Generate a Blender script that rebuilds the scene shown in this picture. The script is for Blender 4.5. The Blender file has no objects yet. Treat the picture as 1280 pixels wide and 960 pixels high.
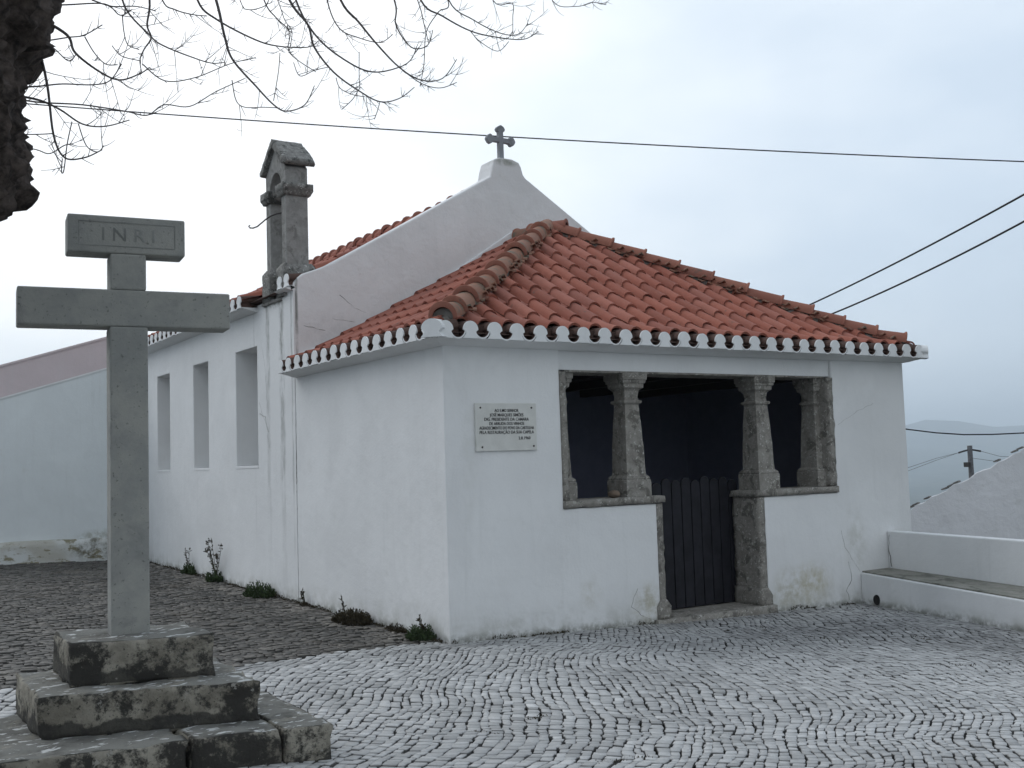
import bpy, bmesh, math, random
import numpy as np
from mathutils import Vector, Matrix, noise
random.seed(7); rng = np.random.default_rng(7)
R = math.radians
sc = bpy.context.scene; col = sc.collection

# ------------------------------------------------------------------ camera
FPX, PITCH, ROLL, YAW = 1354.8, R(4.221), R(1.812), R(33.131)
CAM = Vector((-4.901, -8.662, 1.6))
cd = bpy.data.cameras.new('camera'); cam = bpy.data.objects.new('camera', cd); col.objects.link(cam)
cd.sensor_width = 36; cd.lens = FPX / 1280 * 36; cd.clip_end = 40000; cd.clip_start = 0.05
fw = Vector((math.sin(YAW)*math.cos(PITCH), math.cos(YAW)*math.cos(PITCH), math.sin(PITCH)))
rt = Vector((math.cos(YAW), -math.sin(YAW), 0)); up = rt.cross(fw)
r2 = rt*math.cos(ROLL) - up*math.sin(ROLL); u2 = up*math.cos(ROLL) + rt*math.sin(ROLL)
M = Matrix((r2, u2, -fw)).transposed().to_4x4(); M.translation = CAM
cam.matrix_world = M
sc.camera = cam
def at(x, y, d):
    """a world point seen at photo pixel x,y, d metres ahead"""
    v = fw + r2*((x-640)/FPX) + u2*((480-y)/FPX)
    h = Vector((math.sin(YAW), math.cos(YAW), 0))
    return CAM + v*(d/v.dot(h))
def gz(x, y): return -0.031*x + 0.014*y

# ------------------------------------------------------------------ helpers
def mesh_obj(name, me, mats, parent=None):
    o = bpy.data.objects.new(name, me); col.objects.link(o)
    for m in (mats if isinstance(mats, (list, tuple)) else [mats]): me.materials.append(m)
    if parent:
        o.parent = parent
        o.matrix_parent_inverse = Matrix.Translation(parent_loc(parent)).inverted()
    return o
def parent_loc(p):
    v = Vector((0,0,0))
    if p.type == 'EMPTY': v = Vector(p.location)
    return v
def tag(o, label=None, cat=None, group=None, kind=None):
    if label: o['label'] = label
    if cat: o['category'] = cat
    if group: o['group'] = group
    if kind: o['kind'] = kind
    return o
def thing(name, loc, label, cat, group=None):
    o = bpy.data.objects.new(name, None); col.objects.link(o); o.location = loc
    o.empty_display_size = .2
    return tag(o, label, cat, group)
class MB:
    def __init__(s): s.v = []; s.f = []; s.m = []; s.r = []; s.sm = []
    def add(s, vs, fs, m=0, r=0.5, smooth=False):
        o = len(s.v); s.v += [tuple(v) for v in vs]
        for f in fs: s.f.append([i+o for i in f]); s.m.append(m); s.r.append(r); s.sm.append(smooth)
    def box(s, a, b, m=0, r=.5):
        x0,y0,z0 = a; x1,y1,z1 = b
        s.add([(x0,y0,z0),(x1,y0,z0),(x1,y1,z0),(x0,y1,z0),(x0,y0,z1),(x1,y0,z1),(x1,y1,z1),(x0,y1,z1)],
              [(0,3,2,1),(4,5,6,7),(0,1,5,4),(1,2,6,5),(2,3,7,6),(3,0,4,7)], m, r)
    def prism(s, poly, d, m=0, r=.5):
        """poly: list of 3d points, extruded by vector d"""
        n = len(poly); d = Vector(d)
        vs = [Vector(p) for p in poly] + [Vector(p)+d for p in poly]
        s.add(vs, [tuple(range(n))[::-1], tuple(range(n, 2*n))] + [(i, (i+1)%n, (i+1)%n+n, i+n) for i in range(n)], m, r)
    def quadblock(s, low, top, m=0):
        s.add(list(low)+list(top), [(3,2,1,0),(4,5,6,7),(0,1,5,4),(1,2,6,5),(2,3,7,6),(3,0,4,7)], m)
    def tube(s, pts, rad, n=6, m=0, r=.5, caps=True):
        pts = [Vector(p) for p in pts]; k = len(pts)
        rad = rad if isinstance(rad, (list, tuple)) else [rad]*k
        vs = []; T = (pts[1]-pts[0]).normalized()
        N = T.orthogonal().normalized()
        for i, p in enumerate(pts):
            t = (pts[min(i+1, k-1)] - pts[max(i-1, 0)]).normalized()
            N = (N - t*N.dot(t)).normalized(); B = t.cross(N)
            for j in range(n):
                a = 2*math.pi*j/n; vs.append(p + (N*math.cos(a) + B*math.sin(a))*rad[i])
        fs = [(i*n+j, i*n+(j+1)%n, (i+1)*n+(j+1)%n, (i+1)*n+j) for i in range(k-1) for j in range(n)]
        if caps: fs += [tuple(range(n))[::-1], tuple(range((k-1)*n, k*n))]
        s.add(vs, fs, m, r, True)
    def meshify(s):
        me=bpy.data.meshes.new('cut'); me.from_pydata(s.v,[],s.f); bm=bmesh.new(); bm.from_mesh(me); bmesh.ops.recalc_face_normals(bm,faces=bm.faces); bm.to_mesh(me); bm.free(); return me
    def build(s, name, mats, parent=None, bevel=0, fixn=False, clip=None):
        me = bpy.data.meshes.new(name); me.from_pydata(s.v, [], s.f)
        me.polygons.foreach_set('material_index', s.m)
        me.polygons.foreach_set('use_smooth', s.sm)
        at_ = me.attributes.new('rnd', 'FLOAT', 'FACE'); at_.data.foreach_set('value', s.r)
        me.update()
        if fixn or clip:
            bm = bmesh.new(); bm.from_mesh(me)
            if fixn: bmesh.ops.recalc_face_normals(bm, faces=bm.faces)
            for co, no in (clip or []):
                bmesh.ops.bisect_plane(bm, geom=bm.verts[:]+bm.edges[:]+bm.faces[:], plane_co=co, plane_no=no, clear_outer=True)
            bm.to_mesh(me); bm.free()
        o = mesh_obj(name, me, mats, parent)
        if bevel:
            b = o.modifiers.new('bevel', 'BEVEL'); b.width = bevel; b.segments = 2; b.limit_method = 'ANGLE'; b.angle_limit = R(35)
        return o
def roughen(o, cut, amp, scale, seed=0, keep=None):
    bm = bmesh.new(); bm.from_mesh(o.data)
    bmesh.ops.remove_doubles(bm, verts=bm.verts, dist=1e-5)
    bmesh.ops.recalc_face_normals(bm, faces=bm.faces)
    for _ in range(24):
        es = [e for e in bm.edges if e.calc_length() > cut]
        if not es: break
        bmesh.ops.subdivide_edges(bm, edges=es, cuts=1, use_grid_fill=True)
        bmesh.ops.triangulate(bm, faces=[f for f in bm.faces if len(f.verts) > 4])
        if len(bm.verts) > 60000: break
    bm.normal_update()
    S = Vector((seed*3.1, seed*1.7, seed))
    for v in bm.verts:
        a = amp
        n3 = noise.noise_vector(v.co*scale + S) + .5*noise.noise_vector(v.co*scale*2.7 + S)
        k = .25 + .75*max(0, min(1, (v.calc_shell_factor()-1)*2))
        v.co += n3*a*.6 - v.normal*abs(noise.noise(v.co*scale*.8+S))*a*k*2.2
    for f in bm.faces: f.smooth = True
    bm.to_mesh(o.data); bm.free()

# ------------------------------------------------------------------ materials
def carve(o, cutters):
    """cut openings out of a wall and keep the result as its mesh"""
    tmp=[]
    for c in cutters:
        me=c.meshify(); q=bpy.data.objects.new('cut',me); col.objects.link(q); tmp.append(q)
        b=o.modifiers.new('cut','BOOLEAN'); b.object=q; b.operation='DIFFERENCE'; b.solver='EXACT'
    bpy.context.view_layer.update(); dg=bpy.context.evaluated_depsgraph_get()
    me=bpy.data.meshes.new_from_object(o.evaluated_get(dg)); o.modifiers.clear(); o.data=me
    for q in tmp: bpy.data.objects.remove(q)
def addbevel(o,w):
    b=o.modifiers.new('bevel','BEVEL'); b.width=w; b.segments=2; b.limit_method='ANGLE'; b.angle_limit=R(35)
class NT:
    def __init__(s, name):
        s.mat = bpy.data.materials.new(name); s.mat.use_nodes = True
        s.t = s.mat.node_tree; s.b = s.t.nodes['Principled BSDF']; s.co = s.n('ShaderNodeTexCoord').outputs['Object']
    def n(s, ty, **kw):
        x = s.t.nodes.new(ty)
        for k, v in kw.items(): setattr(x, k, v)
        return x
    def link(s, a, b): s.t.links.new(a, b)
    def noise(s, scale, detail=4, rough=.6, vec=None, dist=0):
        x = s.n('ShaderNodeTexNoise'); x.inputs['Scale'].default_value = scale; x.inputs['Detail'].default_value = detail
        x.inputs['Roughness'].default_value = rough; x.inputs['Distortion'].default_value = dist
        s.link(vec or s.co, x.inputs['Vector']); return x.outputs['Fac']
    def vscale(s, sx, sy, sz, loc=(0,0,0)):
        x = s.n('ShaderNodeMapping'); x.inputs['Scale'].default_value = (sx,sy,sz); x.inputs['Location'].default_value = loc
        s.link(s.co, x.inputs['Vector']); return x.outputs[0]
    def ramp(s, f, stops):
        x = s.n('ShaderNodeValToRGB'); e = x.color_ramp.elements
        while len(e) < len(stops): e.new(.5)
        for i, (p, c) in enumerate(stops):
            e[i].position = p; e[i].color = (*c, 1) if isinstance(c, (tuple, list)) else (c, c, c, 1)
        s.link(f, x.inputs[0]); return x.outputs[0]
    def mix(s, f, a, b, mode='MIX'):
        x = s.n('ShaderNodeMix', data_type='RGBA', blend_type=mode)
        for i, v in ((0, f), (6, a), (7, b)):
            if hasattr(v, 'links'): s.link(v, x.inputs[i])
            elif i: x.inputs[i].default_value = (*v, 1)
            else: x.inputs[0].default_value = v
        return x.outputs[2]
    def math(s, op, a, b=0, c=None, clamp=False):
        x = s.n('ShaderNodeMath', operation=op, use_clamp=clamp)
        for i, v in enumerate((a, b) if c is None else (a, b, c)):
            if hasattr(v, 'links'): s.link(v, x.inputs[i])
            else: x.inputs[i].default_value = v
        return x.outputs[0]
    def maprange(s, v, a, b, c=0, d=1):
        x = s.n('ShaderNodeMapRange'); x.interpolation_type = 'SMOOTHSTEP'
        for i, q in enumerate((v, a, b, c, d)):
            if hasattr(q, 'links'): s.link(q, x.inputs[i])
            else: x.inputs[i].default_value = q
        return x.outputs[0]
    def axis(s, i):
        x = s.n('ShaderNodeSeparateXYZ'); s.link(s.co, x.inputs[0]); return x.outputs[i]
    def blob(s, p, rx, ry, rz):
        """1 inside an ellipsoid round p, 0 outside, broken by noise"""
        x = s.n('ShaderNodeMapping', vector_type='POINT')
        x.inputs['Scale'].default_value = (1/rx, 1/ry, 1/rz); x.inputs['Location'].default_value = (-p[0]/rx, -p[1]/ry, -p[2]/rz)
        s.link(s.co, x.inputs['Vector'])
        l = s.n('ShaderNodeVectorMath', operation='LENGTH'); s.link(x.outputs[0], l.inputs[0])
        a = s.maprange(l.outputs['Value'], .2, 1.1, 1, 0)
        return s.math('MULTIPLY', a, s.maprange(s.noise(7, 6, .7), .35, .65), clamp=True)
    def attr(s, name):
        x = s.n('ShaderNodeAttribute'); x.attribute_name = name; return x.outputs['Fac']
    def bump(s, h, strength=.3, dist=.01):
        x = s.n('ShaderNodeBump'); x.inputs['Strength'].default_value = strength; x.inputs['Distance'].default_value = dist
        s.link(h, x.inputs['Height']); s.link(x.outputs[0], s.b.inputs['Normal']); return x
    def done(s, c, rough=.85, spec=.3):
        if hasattr(c, 'links'): s.link(c, s.b.inputs['Base Color'])
        else: s.b.inputs['Base Color'].default_value = (*c, 1)
        s.b.inputs['Roughness'].default_value = rough; s.b.inputs['Specular IOR Level'].default_value = spec
        return s.mat

def plaster(name, base=(.76,.765,.765), streaks=(), blobs=(), based=None, rough=1., coarse=0.):
    m = NT(name)
    f = m.noise(1.1, 5, .6); g = m.noise(14, 5, .65)
    c = m.mix(m.maprange(f, .3, .7), tuple(v*.93 for v in base), base)
    c = m.mix(m.maprange(g, .55, .8, 0, .12), c, (.5,.5,.5))
    pt_ = m.noise(.75, 7, .62, dist=.8); c = m.mix(m.maprange(pt_, .5, .54, 0, .14), c, tuple(v*.80 for v in base)); c = m.mix(m.maprange(m.noise(2.6, 6, .7), .6, .72, 0, .3), c, (.55,.55,.52))
    # faint rain wash marks, stretched down
    w = m.noise(1, 6, .7, m.vscale(9, 9, .5))
    c = m.mix(m.maprange(w, .52, .78, 0, .22), c, (.52,.53,.52))
    for (ax, pos, wd, amt, z0, z1) in streaks:
        d = m.math('ABSOLUTE', m.math('ADD', m.math('SUBTRACT', m.axis(ax), pos), m.math('MULTIPLY', m.math('SUBTRACT', m.noise(3, 3), .5), wd*1.6)))
        k = m.maprange(d, wd*.25, wd, 1, 0)
        k = m.math('MULTIPLY', k, m.maprange(m.noise(1, 6, .75, m.vscale(6, 6, 1.6)), .36, .62))
        k = m.math('MULTIPLY', k, m.maprange(m.axis(2), z0, z1, 0, amt), clamp=True)
        c = m.mix(k, c, (.13,.135,.12))
    for (p, rx, ry, rz, amt, cc) in blobs:
        c = m.mix(m.math('MULTIPLY', m.blob(p, rx, ry, rz), amt), c, cc)
    if based is not None:
        # splash dirt near the ground, height above the sloping ground line
        h = m.math('ADD', m.axis(2), m.math('ADD', m.math('MULTIPLY', m.axis(0), .031), m.math('MULTIPLY', m.axis(1), -.014)))
        k = m.math('MULTIPLY', m.maprange(h, 0, based, 1, 0), m.maprange(m.noise(4.5, 6, .7), .35, .7), clamp=True)
        c = m.mix(m.math('MULTIPLY', k, .55), c, (.33,.33,.28))
        c = m.mix(m.math('MULTIPLY', m.maprange(h, 0, .09, 1, 0), m.maprange(m.noise(9, 5, .7), .35, .6, 0, .7)), c, (.12,.125,.10))
    hgt = m.math('ADD', m.math('MULTIPLY', m.noise(2.2, 4, .55), 6+coarse*5), m.math('ADD', m.noise(38, 5, .7), m.math('MULTIPLY', m.noise(9, 4, .6), 1+coarse*2)))
    m.bump(hgt, .22*rough, .012)
    return m.done(c, .9, .2)

W_PORCH = plaster('whitewash_porch', blobs=[((4.75,0,.12),.42,.5,.3,.75,(.40,.36,.22)), ((4.35,0,0.05),.3,.5,.35,.6,(.34,.31,.2)),
    ((2.32,0,.12),.25,.5,.3,.7,(.36,.33,.22)), ((1.6,0,.3),.18,.4,.22,.35,(.45,.42,.33)), ((5.55,0,.55),.25,.4,.5,.4,(.42,.42,.36)), ((.25,0,1.6),.1,.3,.9,.18,(.5,.5,.45))],
    streaks=[(1,3.63,.05,.5,-.5,1.5)], based=.35)
W_NAVE = plaster('whitewash_nave', streaks=[(1,4.02,.12,.75,-.6,3.6), (1,4.5,.09,.6,-.3,3.8), (1,3.68,.04,.5,-1,3.4), (1,5.0,.03,.3,0,3)], blobs=[((0,4.25,3.72),.3,.5,.1,.8,(.2,.2,.17))], based=.28)
W_GABLE = plaster('whitewash_gable', base=(.77,.765,.765), rough=1.2, coarse=.5, streaks=[(0,.03,.03,.8,-2,3)], blobs=[((.5,3.6,3.3),.6,.4,.35,.25,(.4,.4,.4)), ((3.1,3.6,5.75),.3,.4,.08,.9,(.3,.31,.27))])
W_PLAIN = plaster('whitewash_plain', based=.2, blobs=[((5.3,-.5,0),.3,.3,.3,.2,(.4,.4,.34))])
W_EAVE = plaster('white_limewash', base=(.78,.785,.785), rough=.6)
W_ANNEX = plaster('whitewash_annex', base=(.74,.78,.79), based=.12, rough=.8, blobs=[((-.6,10.9,.6),.5,.5,.14,.8,(.3,.3,.24))])
def ledge_mat():
    m = NT('flaking_plinth'); f = m.noise(3.2, 7, .7, m.vscale(1,1,2.4))
    c = m.mix(m.maprange(m.noise(1.3,3), .4,.6), (.66,.68,.67), (.5,.49,.44))
    c = m.mix(m.maprange(f,.52,.60), c, (.27,.25,.17)); c = m.mix(m.blob((-.75,10.9,.4),.5,.6,.3), c, (.11,.10,.06))
    m.bump(m.math('ADD', f, m.noise(30,5)), .6, .02); return m.done(c,.9)
W_LEDGE = ledge_mat()
W_PINK = plaster('faded_pink_wall', base=(.60,.52,.53))
W_OLD = plaster('rough_old_whitewash', base=(.76,.76,.78), rough=1.4, coarse=.8)

def stone(name, a, b, dark, lich, sc1=5, bstr=.5, dk=(.5,.62), lk=(.62,.7)):
    m = NT(name); n1 = m.noise(sc1, 8, .7); n2 = m.noise(sc1*3.1, 6, .7, dist=.4); n3 = m.noise(sc1*.7, 6, .65, dist=.8)
    c = m.mix(m.maprange(n1, .35, .65), a, b)
    c = m.mix(m.maprange(n3, dk[0], dk[1]), c, dark)
    c = m.mix(m.maprange(n2, lk[0], lk[1], 0, .85), c, lich)
    sp = m.noise(sc1*14, 3, .6); c = m.mix(m.maprange(sp, .62, .7, 0, .6), c, tuple(v*.35 for v in a))
    m.bump(m.math('ADD', n2, m.math('MULTIPLY', sp, .5)), bstr, .015)
    return m.done(c, .9, .25)
S_COL = stone('lichened_limestone', (.22,.205,.185), (.31,.295,.265), (.15,.14,.125), (.52,.51,.47), 10, .8, dk=(.52,.6), lk=(.58,.62))
S_BELL = stone('weathered_belfry_stone', (.24,.235,.225), (.32,.315,.30), (.19,.185,.175), (.42,.42,.40), 9, lk=(.66,.74))
S_BELLTOP = stone('mossy_belfry_stone', (.16,.155,.145), (.27,.265,.25), (.07,.07,.065), (.55,.55,.52), 12, lk=(.58,.64))
S_CROSS = stone('grey_green_cross_stone', (.26,.267,.255), (.33,.33,.305), (.205,.21,.205), (.38,.375,.35), 3.5, .3, dk=(.52,.7), lk=(.62,.8))
S_GX = stone('gable_cross_stone', (.25,.26,.28), (.30,.31,.33), (.20,.21,.22), (.3,.3,.3), 5, .2)
def pedestal_mat():
    m = NT('pedestal_stone'); n3 = m.noise(4.6, 12, .74, dist=.12); n2 = m.noise(14, 6, .7); n5 = m.noise(42, 4, .7)
    c = m.mix(m.maprange(m.noise(5,5), .35, .65), (.18,.165,.135), (.33,.31,.26))
    c = m.mix(m.maprange(n3, .46, .56), c, (.040,.038,.034))
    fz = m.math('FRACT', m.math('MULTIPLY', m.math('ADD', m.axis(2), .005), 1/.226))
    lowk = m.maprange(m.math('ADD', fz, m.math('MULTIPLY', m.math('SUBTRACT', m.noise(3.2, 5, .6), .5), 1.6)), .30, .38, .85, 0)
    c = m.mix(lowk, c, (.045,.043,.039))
    c = m.mix(m.maprange(n5, .60, .66, 0, .85), c, (.035,.035,.03))
    c = m.mix(m.maprange(n2, .64, .68, 0, .8), c, (.33,.32,.29))
    # paler upward-facing surfaces with spilled lime splashes
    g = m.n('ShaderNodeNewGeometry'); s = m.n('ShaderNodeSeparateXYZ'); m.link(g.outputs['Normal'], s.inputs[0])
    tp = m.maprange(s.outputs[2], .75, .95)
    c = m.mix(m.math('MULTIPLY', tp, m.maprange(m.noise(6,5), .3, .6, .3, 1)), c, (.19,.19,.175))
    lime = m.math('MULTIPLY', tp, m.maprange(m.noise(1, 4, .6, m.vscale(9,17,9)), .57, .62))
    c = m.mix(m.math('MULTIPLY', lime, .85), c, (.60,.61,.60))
    m.bump(m.math('ADD', n2, m.math('MULTIPLY', n5, .6)), .8, .02)
    return m.done(c, .9, .25)
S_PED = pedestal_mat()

def tile_mat(name, cols, lich, amt):
    m = NT(name); r = m.attr('rnd')
    c = m.ramp(r, [(i/(len(cols)-1), q) for i, q in enumerate(cols)])
    n = m.noise(6, 7, .7); n2 = m.noise(25, 5, .7)
    c = m.mix(m.maprange(n, .4, .75, 0, .28), c, (.18,.08,.055))
    c = m.mix(m.maprange(n2, .55, .75, 0, .4), c, (.42,.20,.13))
    c = m.mix(m.maprange(m.noise(4, 8, .75, dist=.5), amt, amt+.10), c, lich)
    m.bump(n2, .35, .008); return m.done(c, .8, .25)
T_ROOF = tile_mat('terracotta_tile', [(.25,.086,.060),(.31,.105,.072),(.35,.123,.084),(.27,.102,.076),(.39,.150,.108)], (.13,.095,.075), .60)
T_HIP = tile_mat('old_hip_tile', [(.27,.13,.085),(.30,.17,.12),(.22,.10,.07)], (.15,.13,.10), .50)
T_CLEAN = tile_mat('hip_tile', [(.26,.105,.075),(.31,.13,.09),(.24,.095,.07)], (.12,.09,.07), .60)
def simple(name, c, rough=.7, spec=.3, var=.25, sc_=8, bs=.15):
    m = NT(name); f = m.noise(sc_, 5, .65)
    k = m.mix(m.maprange(f, .3, .7), tuple(v*(1-var) for v in c), tuple(min(1, v*(1+var)) for v in c))
    m.bump(f, bs, .01); return m.done(k, rough, spec)
DARKHOLE = simple('sooty_shade_dark_tile', (.085,.052,.042), .95)  # sooty tile brown, also standing in for shade inside the hollow pans
MORTAR = simple('grey_mortar', (.20,.19,.175), .95, sc_=12, bs=.6)
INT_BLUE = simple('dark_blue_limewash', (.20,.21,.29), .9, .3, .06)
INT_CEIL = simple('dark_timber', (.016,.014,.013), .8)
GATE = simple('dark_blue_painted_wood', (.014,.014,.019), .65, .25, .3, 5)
WIRE = simple('black_cable', (.02,.02,.024), .6)
POLE = simple('concrete_pole', (.09,.09,.095), .85)
IRON = simple('rusted_iron', (.035,.03,.028), .6)
BARK = simple('dark_furrowed_bark', (.060,.048,.042), .95, .15, .75, 14, 1.0)
TWIG = simple('grey_brown_twig_bark', (.13,.115,.11), .8, .2, .3, 12)
PLAQ = simple('pale_marble', (.60,.60,.57), .5, .4, .06, 6, .03)
INK = simple('black_letter_paint', (.02,.02,.022), .6)
INCISE = simple('shallow_carving', (.225,.23,.22), .9)
PEBBLE = simple('brown_pebble', (.16,.12,.09), .9)
LEAF = simple('dull_green_leaf', (.05,.075,.032), .8, .2, .5, 20)
LEAF2 = simple('dry_brown_weed', (.055,.045,.028), .85, .2, .5, 20)
FLOWER = simple('dry_flower_head', (.10,.085,.07), .9)
STEM = simple('weed_stem', (.05,.055,.03), .8)
BENCHTOP = stone('grey_bench_top', (.20,.20,.17), (.28,.27,.24), (.13,.13,.11), (.4,.4,.38), 5, .3)

# ------------------------------------------------------------------ ground, terrain
def terrain_h(x, y):
    r = math.hypot(x-0, y-2); base = gz(max(-14, min(12, x)), max(-14, min(14, y))) - .035
    if r < 16: return base
    k = min(1, (r-16)/1500); k = k**.62
    far = -115*k + 26*noise.noise(Vector((x*.0011, y*.0011, 1)))*k*2 + 9*noise.noise(Vector((x*.006, y*.006, 3)))*k
    if r > 2600:
        m_ = min(1, (r-2600)/3400); a = math.atan2(x-CAM.x, y-CAM.y)
        ridge = 60*noise.noise(Vector((a*3.1+.4, 2.2, 0))) + 30*noise.noise(Vector((a*11, 5, 0)))
        bump_ = 75*math.exp(-((math.degrees(a)-(math.degrees(YAW)+21.0))/1.9)**2)
        far += m_*(205 + ridge*.35 + bump_*math.exp(-((r-6000)/900)**2)) - max(0,(r-6500))*.012
    return base*(1-min(1,(r-16)/40)) + far
vs=[(0,2,terrain_h(0,2))]; rings=[2,4,6,8,10,12,14,16,18,21,25,30,37,46,58,75,100,135,180,240,320,430,560,740,960,1250,1600,2000,2500,2900,3300,3700,4100,4500,4900,5300,5700,6000,6300,6700,7200,8000,9500,11500]; NA=240
for r in rings:
    for j in range(NA):
        a=2*math.pi*j/NA; x,y=r*math.sin(a), 2+r*math.cos(a); vs.append((x,y,terrain_h(x,y)))
fs=[(0,1+(j+1)%NA,1+j) for j in range(NA)]
for i in range(len(rings)-1):
    for j in range(NA):
        fs.append((1+i*NA+j,1+i*NA+(j+1)%NA,1+(i+1)*NA+(j+1)%NA,1+(i+1)*NA+j))
m = NT('earth_and_fields'); f1=m.noise(.004,6,.6); f2=m.noise(.03,5,.6)
c=m.mix(m.maprange(f1,.4,.6),(.04,.055,.035),(.08,.085,.06)); c=m.mix(m.maprange(f2,.5,.6),c,(.02,.032,.022))
ln=m.n('ShaderNodeVectorMath',operation='LENGTH'); m.link(m.co,ln.inputs[0])
c=m.mix(m.maprange(ln.outputs['Value'],17,24,1,0),c,m.mix(m.maprange(m.noise(3,6,.7),.4,.65),(.030,.029,.025),(.045,.05,.028)))
m.bump(m.noise(20,4),.5,.02)
E_MAT=m.done(c,.95,.1)
mb=MB(); mb.add(vs,[f[::-1] for f in fs],smooth=True); g=mb.build('ground',E_MAT,fixn=False); tag(g,kind='structure')
if g.data.polygons[10].normal.z<0: g.data.flip_normals()

# cobbles: every stone is real, laid in wavering courses
YB=([-14,-3.7,-2,-.96,0],[-.1,-.06,-.09,.15,.18])
def cobbles():
    V=[];col_=[];rough_=[];sizes=[]
    def region(s0,s1,t0,t1,rw,sl,warp,keep,tone,jit,gap,hj):
        t=t0
        while t<t1:
            w=rng.uniform(*rw); s=s0+rng.uniform(0,.1)
            while s<s1:
                l=rng.uniform(*sl)
                a=np.array([[s,t],[s+l,t],[s+l,t+w],[s,t+w]])+rng.uniform(-jit,jit,(4,2))
                a[:,1]+=rng.uniform(-.006,.006)*(tone is toneW); cx,cy=s+l/2,t+w/2; s+=l
                wx,wy=warp(cx,cy)
                if not keep(wx,wy): continue
                c=a.mean(0); q=c+(a-c)*np.maximum(.3,1-gap/np.array([l,w])*2*rng.uniform(.5,1.9))
                V.append([warp(*p) for p in q]); col_.append(tone(wx,wy)); rough_.append(rng.normal(0,hj,5))
            t+=w
    nz=lambda x,y,s,k=0: noise.noise(Vector((x*s,y*s,k)))
    ca,sa=math.cos(R(52)),math.sin(R(52))
    def warpW(s,t):
        t2=t+.045*math.sin(s*1.55+t*.35+.5)+.30*math.sin(s*.42+.9)+.34*nz(s,t,.33,4)+.16*nz(s,t,.9,14)+.035*nz(s,t,3.0,24)
        s2=s+.25*nz(s,t,.5,9)+.06*nz(s,t,2.2,19)
        # the courses swing round towards the bench
        return (-2+s2*ca+t2*sa, -3+s2*sa-t2*ca)
    def keepW(x,y):
        if y>0: 
            if x>-.02 or y>np.interp(x,*YB): return False
        return x<5.62+.217*min(0,y)+ .02 and x>-8.5 and y>-8.2
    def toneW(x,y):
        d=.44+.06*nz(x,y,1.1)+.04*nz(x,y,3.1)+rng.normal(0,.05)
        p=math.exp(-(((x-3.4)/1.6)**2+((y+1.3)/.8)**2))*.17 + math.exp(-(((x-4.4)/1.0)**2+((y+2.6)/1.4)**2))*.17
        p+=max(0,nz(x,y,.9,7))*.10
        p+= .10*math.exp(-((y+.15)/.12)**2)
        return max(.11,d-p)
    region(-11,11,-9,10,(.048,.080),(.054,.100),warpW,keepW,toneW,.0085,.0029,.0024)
    n1=len(V)
    def warpD(s,t): return (s+.08*math.sin(t*1.3), t+.06*math.sin(s*1.1+1)+.05*nz(s,t,1.1,2))
    def keepD(x,y): return y>np.interp(x,*YB)+.02 and x<-.02 and x>-8 and y<10.95
    def toneD(x,y):
        d=.145+.05*nz(x,y,.8,3)+rng.normal(0,.022)+ (.12 if rng.random()<.04 else 0)
        if x>-.42+.08*nz(x,y,1.5): d+=rng.uniform(.05,.14)
        return max(.03,d)
    region(-9.2,.3,-.6,11.1,(.042,.088),(.045,.12),warpD,keepD,toneD,.019,.0018,.0045)
    V=np.array(V); n=len(V); tone=np.array(col_); rr=np.array(rough_)
    c=V.mean(1,keepdims=True)
    # 8 point outlines, corners cut
    nx=np.roll(V,-1,1); cut=rng.uniform(.05,.15,(n,4,1)); cut2=rng.uniform(.05,.15,(n,4,1))
    O=np.empty((n,8,2)); O[:,0::2]=V+(nx-V)*cut; O[:,1::2]=nx+(V-nx)*cut2
    I=c+(O-c)*.95
    G=lambda P:-0.031*P[...,0]+.014*P[...,1]
    hc=rr[:,4:5]; tilt=rr[:,:2]*3
    def hh(P): return G(P)+hc+((P-c)*tilt[:,None,:]).sum(-1)
    zI=hh(I)+.000; zO=hh(O)-.0045; zB=G(O)-.05
    P=np.concatenate([np.concatenate([I,zI[...,None]],-1),np.concatenate([O,zO[...,None]],-1),np.concatenate([c+(O-c)*1.02,zB[...,None]],-1)],1).reshape(-1,3)
    base=(np.arange(n)*24)[:,None]
    top=base+np.arange(8)
    j=np.arange(8); k=(j+1)%8
    def quads(a,b): return np.stack([base+a*8+j, base+b*8+j, base+b*8+k, base+a*8+k],-1)[:, :, ::1].reshape(n,-1,4)
    q1=quads(0,1); q2=quads(1,2)
    loops=np.concatenate([top,q1.reshape(n,-1),q2.reshape(n,-1)],1).ravel()
    tot=np.tile(np.array([8]+[4]*16),n); start=np.concatenate([[0],np.cumsum(tot)[:-1]])
    me=bpy.data.meshes.new('cobblestones'); me.vertices.add(len(P)); me.vertices.foreach_set('co',P.ravel())
    me.loops.add(len(loops)); me.loops.foreach_set('vertex_index',loops.astype(np.int32))
    me.polygons.add(len(tot)); me.polygons.foreach_set('loop_start',start.astype(np.int32)); me.polygons.foreach_set('loop_total',tot.astype(np.int32))
    a=me.attributes.new('rnd','FLOAT','FACE'); a.data.foreach_set('value',(tone[:,None]*np.array([1]+[.8]*8+[.22]*8)).ravel().astype(np.float32))
    a=me.attributes.new('old','FLOAT','FACE'); a.data.foreach_set('value',np.repeat((np.arange(n)>=n1)*1.0,17).astype(np.float32))
    me.update(calc_edges=True); me.validate()
    m=NT('cobble_stone'); v=m.attr('rnd'); od=m.attr('old')
    cc=m.n('ShaderNodeCombineColor'); m.link(v,cc.inputs[0]); m.link(v,cc.inputs[1]); m.link(m.math('MULTIPLY',v,.99),cc.inputs[2])
    c1=m.mix(m.maprange(m.noise(38,6,.7),.45,.75,0,.35),cc.outputs[0],(.19,.185,.18))
    warm=m.mix(1,cc.outputs[0],(1.0,.91,.80),'MULTIPLY'); warm=m.mix(m.maprange(m.noise(2.6,8,.75),.40,.60,0,.75),warm,(.048,.046,.042))
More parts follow.
